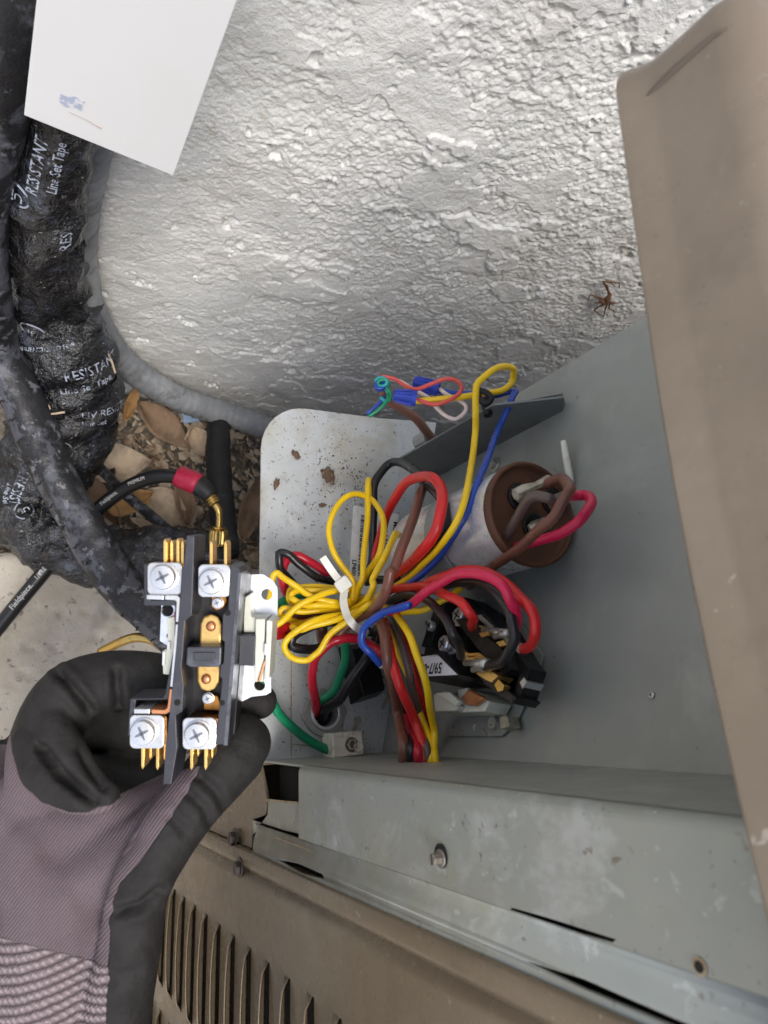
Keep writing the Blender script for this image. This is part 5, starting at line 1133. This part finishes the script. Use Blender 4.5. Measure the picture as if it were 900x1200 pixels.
for x0, x1, y0, y1, sx_, sy_ in ((193, 345, 195, 336, 268, 256), (413, 553, 203, 345, 477, 276), (116, 266, 858, 1004, 180, 928), (345, 493, 870, 1008, 415, 938)):
    xs_ = sorted((h2(x0, 0)[0], h2(x1, 0)[0])); ys_ = sorted((h2(0, y0)[1], h2(0, y1)[1]))
    tpp = mesh('terminal_plate', *prism(rrect(*xs_, *ys_, .0022), .0240, .0255, HF), M['nickel'], hc, bevel=.0004)
    mesh('terminal_base', *prism(rrect(xs_[0] + .001, xs_[1] + .0006, ys_[0] + .001, ys_[1] - .0005, .0015), .014, .0238, HF), M['bronze'], hc)
    phillips(sx_, sy_, .0256, 57, 'nickel', 'terminal_screw', h=.0032)
for (x0, x1, y0, y1) in ((256, 269, 92, 205), (275, 286, 100, 205), (312, 325, 90, 205), (332, 346, 98, 205), (455, 474, 100, 210), (517, 538, 100, 210), (152, 178, 1000, 1102), (182, 192, 1000, 1074), (220, 240, 1000, 1106), (246, 257, 1000, 1080), (370, 388, 1000, 1106), (394, 402, 1000, 1060), (432, 450, 1000, 1106), (456, 464, 1000, 1070)):
    tipy = y0 if y0 < 500 else y1; d = 14 if y0 < 500 else -14
    xm = (x0 + x1) / 2; w_ = min(12, x1 - x0)
    pts = [(xm - w_ / 2, y1 if y0 < 500 else y0), (xm - w_ / 2, tipy + d), (xm, tipy), (xm + w_ / 2, tipy + d), (xm + w_ / 2, y1 if y0 < 500 else y0)]
    hp('spade_blade', pts, .0150 if (x1 - x0) > 12 else .0115, .0232 if (x1 - x0) > 12 else .0195, 'gold', bevel=.0001)
for x, y, r_, n in ((545, 413, 13, .0261), (520, 803, 12, .0261), (334, 793, 14, .0291)):
    fr = Frame(HF(*h2(x, y), n), BX, BY, BZ); mesh('rivet_hole', *lathe(fr, [(r_ * HZ, 0), (r_ * HZ, .0002)], 14), M['void_shade'], hb)

# ------------------------------------------------------------------ gloved hand
def hk(px, py, t, rpx): return (at(px, py, t), rpx * t / FPX)
def limb(chain, sides=18, sub=5):
    pts = [hk(*c) for c in chain]; P = catmull([p for p, _ in pts], sub); R = []
    rs = [r for _, r in pts]; R = lerp_list(rs, len(P)); v, f = tube(P, R, sides)
    n = len(v)
    for e in (0, -1):     # rounded ends
        c = P[e]; r = R[e]; bm = bmesh.new(); bmesh.ops.create_icosphere(bm, subdivisions=3, radius=r * 1.0)
        k = len(v); bm.verts.ensure_lookup_table(); v += [c + q.co for q in bm.verts]; f += [[q.index + k for q in p.verts] for p in bm.faces]; bm.free()
    return v, f
limbs = [
    # index finger: knuckle, up, bend, across behind the contactor, tip
    [(48, 925, .337, 40), (52, 872, .334, 40), (74, 822, .333, 38), (112, 800, .337, 35), (165, 797, .344, 34), (225, 806, .350, 32), (280, 818, .351, 28), (304, 822, .349, 21)],
    # folds of the coating at the root of the index finger
    [(34, 872, .322, 22), (52, 912, .316, 22), (84, 934, .312, 19), (116, 938, .312, 13)],
    [(64, 850, .320, 20), (84, 890, .318, 22), (108, 920, .316, 18), (128, 932, .314, 12)],
    [(95, 845, .335, 14), (72, 812, .332, 16)],
    # middle, ring and little finger curled behind
    [(10, 920, .375, 36), (50, 870, .385, 34), (100, 845, .385, 32), (150, 850, .380, 32), (185, 880, .375, 30), (170, 915, .370, 28)],
    [(-20, 950, .400, 34), (20, 900, .412, 32), (70, 872, .415, 30), (120, 880, .408, 30), (160, 905, .400, 26)],
    [(-40, 980, .420, 30), (-10, 940, .432, 28), (40, 910, .432, 26), (90, 915, .425, 24)],
    # inner palm
    [(90, 945, .370, 60), (150, 935, .368, 50), (195, 930, .352, 36)],
    # back of hand, web and wrist
    [(40, 960, .345, 62), (110, 968, .342, 52), (170, 955, .340, 34), (222, 930, .338, 24)],
    [(-20, 930, .372, 62), (10, 1000, .362, 92), (30, 1080, .355, 104), (20, 1180, .356, 112), (-10, 1290, .365, 118), (-60, 1450, .385, 128), (-130, 1700, .42, 140)],
    [(60, 980, .342, 66), (75, 1050, .338, 74), (72, 1130, .338, 78), (60, 1220, .343, 84), (30, 1330, .35, 96)],
    [(-70, 950, .400, 66), (-60, 1040, .392, 90), (-50, 1150, .390, 100), (-60, 1280, .395, 104)],
    # thumb
    [(118, 1330, .332, 56), (132, 1210, .326, 42), (150, 1120, .318, 37), (163, 1045, .314, 35), (190, 990, .316, 36), (222, 944, .322, 36), (252, 908, .328, 38), (276, 880, .331, 39), (284, 871, .332, 34)],
    [(120, 1010, .335, 50), (170, 985, .328, 34), (205, 950, .327, 28)],
]
v = []; f = []
for l in limbs:
    a, b = limb(l); k = len(v); v += a; f += [[i + k for i in q] for q in b]
me = bpy.data.meshes.new('glove_rough'); me.from_pydata([tuple(p) for p in v], [], f); me.update()
tmp = bpy.data.objects.new('glove_rough', me); COL.objects.link(tmp)
m_ = tmp.modifiers.new('r', 'REMESH'); m_.mode = 'VOXEL'; m_.voxel_size = .00125; m_.use_smooth_shade = True
s_ = tmp.modifiers.new('s', 'SMOOTH'); s_.factor = .5; s_.iterations = 9
dg = bpy.context.evaluated_depsgraph_get(); hm = bpy.data.meshes.new_from_object(tmp.evaluated_get(dg)); bpy.data.objects.remove(tmp)
nv = len(hm.vertices); co = np.zeros(nv * 3); hm.vertices.foreach_get('co', co); co = co.reshape(-1, 3)
cm = np.array([list(BX), list(BY), list(BZ)]); loc_ = (co - np.array(CAM)) @ cm.T
pxs = 450 + FPX * loc_[:, 0] / -loc_[:, 2]; pys = 600 - FPX * loc_[:, 1] / -loc_[:, 2]
poly = np.array([(-400, 700), (-40, 800), (10, 842), (14, 882), (28, 918), (50, 939), (82, 950), (112, 947), (142, 932), (190, 908), (236, 898), (226, 918), (205, 952), (163, 1012), (141, 1036), (130, 1080), (124, 1200), (112, 1330), (90, 1500), (-50, 1750), (-600, 1900)], float)
def sdist(px, py, poly):
    d = np.full(px.shape, 1e9); ins = np.zeros(px.shape, bool); m = len(poly)
    for i in range(m):
        a, b = poly[i], poly[(i + 1) % m]; e = b - a
        t = np.clip(((px - a[0]) * e[0] + (py - a[1]) * e[1]) / (e @ e), 0, 1); d = np.minimum(d, np.hypot(px - a[0] - t * e[0], py - a[1] - t * e[1]))
        cnd = ((a[1] > py) != (b[1] > py)); x = (b[0] - a[0]) * (py - a[1]) / (b[1] - a[1] + 1e-12) + a[0]; ins ^= cnd & (px < x)
    return np.where(ins, d, -d)
creases = [([(70, 790), (86, 808), (103, 829)], 5, .0042), ([(136, 788), (137, 808), (139, 830)], 5, .0030), ([(50, 878), (72, 908), (112, 940)], 6, .0036), ([(95, 880), (120, 925)], 6, .0022), ([(140, 1068), (165, 1062), (188, 1044)], 6, .0032), ([(236, 912), (252, 926), (262, 944)], 5, .0018), ([(222, 930), (240, 948), (246, 966)], 5, .0016), ([(128, 1150), (158, 1140)], 8, .0012), ([(200, 958), (216, 975)], 5, .0012), ([(25, 960), (70, 1000), (150, 985)], 22, .0016), ([(60, 1010), (40, 1060)], 20, .0012), ([(150, 800), (190, 812)], 10, .001)]
vn = np.zeros(nv * 3); hm.vertices.foreach_get('normal', vn); vn = vn.reshape(-1, 3)
vd = np.array(CAM) - co; vd /= np.linalg.norm(vd, axis=1)[:, None]; facing = np.clip((vn * vd).sum(1), 0, 1)
def pdist(px, py, pl):
    d = np.full(px.shape, 1e9)
    for a, b in zip(pl[:-1], pl[1:]):
        a = np.array(a, float); e = np.array(b, float) - a; t = np.clip(((px - a[0]) * e[0] + (py - a[1]) * e[1]) / (e @ e), 0, 1); d = np.minimum(d, np.hypot(px - a[0] - t * e[0], py - a[1] - t * e[1]))
    return d
disp = np.zeros(nv)
for pl, w_, dp in creases:
    d = pdist(pxs, pys, pl); disp -= dp * np.exp(-(d / w_) ** 2); disp += .35 * dp * np.exp(-((d - 2.2 * w_) / (1.3 * w_)) ** 2)
disp += .0010 * (fbm(pxs / 26 + 50, pys / 26 + 50, 3, 17) - .5)
co += vn * (disp * sstep(.05, .4, facing))[:, None]
sdv = sdist(pxs, pys, poly) / 40 + .5
deep = -loc_[:, 2]
sdv = np.where((deep > .372) & (pys < 960), 0, sdv)
at_ = hm.attributes.new('fabric', 'FLOAT', 'POINT'); at_.data.foreach_set('value', np.clip(sdv, 0, 1).astype(np.float32))
# cuff line: rows of heavy knit below it
cuff = (pys - (1098 + .26 * pxs)) / 40 + .5
at_ = hm.attributes.new('cuff', 'FLOAT', 'POINT'); at_.data.foreach_set('value', np.clip(cuff, 0, 1).astype(np.float32))
at_ = hm.attributes.new('cloth', 'FLOAT_VECTOR', 'POINT'); at_.data.foreach_set('vector', (loc_ * 1.0).astype(np.float32).ravel())
gm = bpy.data.materials.new('glove'); gm.use_nodes = True; nt = gm.node_tree; bs = nt.nodes['Principled BSDF']
def attr(nm, out): a = nt.nodes.new('ShaderNodeAttribute'); a.attribute_name = nm; return a.outputs[out]
def mapr(x, a, b, c=0, d=1):
    m = nt.nodes.new('ShaderNodeMapRange'); nt.links.new(x, m.inputs[0])
    for i, q in enumerate((a, b, c, d)): m.inputs[i + 1].default_value = q
    return m.outputs[0]
def math_(op, a, b=None):
    m = nt.nodes.new('ShaderNodeMath'); m.operation = op
    for i, x in enumerate((a, b)):
        if x is None: continue
        if hasattr(x, 'links'): nt.links.new(x, m.inputs[i])
        else: m.inputs[i].default_value = x
    return m.outputs[0]
cl_ = attr('cloth', 'Vector')
fabn = math_('ADD', attr('fabric', 'Fac'), mapr(noise(nt, cl_, 500, 3), 0, 1, -.025, .025))
fab = mapr(fabn, .485, .515); cuf = mapr(attr('cuff', 'Fac'), .47, .53)
def waves(rot, scale, dist=0, dscale=1.0, detail=0):
    mp = nt.nodes.new('ShaderNodeMapping'); mp.vector_type = 'TEXTURE' if False else 'POINT'; mp.inputs['Rotation'].default_value = (0, 0, math.radians(rot)); nt.links.new(cl_, mp.inputs[0])
    w_ = nt.nodes.new('ShaderNodeTexWave'); w_.inputs['Scale'].default_value = scale; w_.inputs['Distortion'].default_value = dist; w_.inputs['Detail'].default_value = detail; w_.inputs['Detail Scale'].default_value = dscale; w_.inputs['Detail Roughness'].default_value = .5
    nt.links.new(mp.outputs[0], w_.inputs[0]); return w_.outputs['Fac']
fine = math_('ADD', math_('MULTIPLY', waves(38, 250, 1.2, 3, 2), .7), math_('MULTIPLY', noise(nt, cl_, 900, 2), .45))     # fine diagonal knit
rowsw = waves(75 + 0, 77, 1.0, 6.0, 2)           # heavy knit rows of the cuff
strand = waves(-32, 105, 1.6, 5, 2)
heavy = math_('MULTIPLY', math_('POWER', rowsw, .6), math_('ADD', .55, math_('MULTIPLY', strand, .45)))
fcol = mixc(nt, fine, (.072, .053, .060), (.150, .116, .130))
fcol = mixc(nt, mapr(noise(nt, cl_, 45, 4), .35, .7), fcol, mixc(nt, fine, (.096, .074, .082), (.172, .136, .150)))
ccol = mixc(nt, heavy, (.075, .056, .062), (.35, .29, .30))
cloth = mixc(nt, cuf, fcol, ccol)
coat = mixc(nt, mapr(noise(nt, cl_, 60, 5), .4, .7), (.0135, .0125, .012), (.021, .0195, .019))
col = mixc(nt, fab, coat, cloth); nt.links.new(col, bs.inputs['Base Color'])
nt.links.new(mapr(fab, 0, 1, .74, .92), bs.inputs['Roughness']); bs.inputs['Specular IOR Level'].default_value = .35
h_f = math_('ADD', math_('MULTIPLY', fine, .00035), math_('MULTIPLY', math_('MULTIPLY', heavy, cuf), .0020))
h_c = math_('ADD', .0012, math_('MULTIPLY', noise(nt, cl_, 900, 3), .00018))
h_c = math_('ADD', h_c, math_('MULTIPLY', noise(nt, cl_, 110, 3), .0016))
mh = nt.nodes.new('ShaderNodeMix'); nt.links.new(fab, mh.inputs[0]); nt.links.new(h_c, mh.inputs[2]); nt.links.new(h_f, mh.inputs[3])
bpn = nt.nodes.new('ShaderNodeBump'); bpn.inputs['Strength'].default_value = .8; bpn.inputs['Distance'].default_value = 1.0; nt.links.new(mh.outputs[0], bpn.inputs['Height']); nt.links.new(bpn.outputs[0], bs.inputs['Normal'])
hm.materials.clear(); hm.materials.append(gm)
for p in hm.polygons: p.use_smooth = True
base_ = at(30, 1250, .36)
hm.vertices.foreach_set('co', (co - np.array(base_)).ravel()); hm.update()
hand = link('person', hm, None, base_); tag(hand, 'hand in a black coated grey knit work glove pinching the removed contactor', 'person')
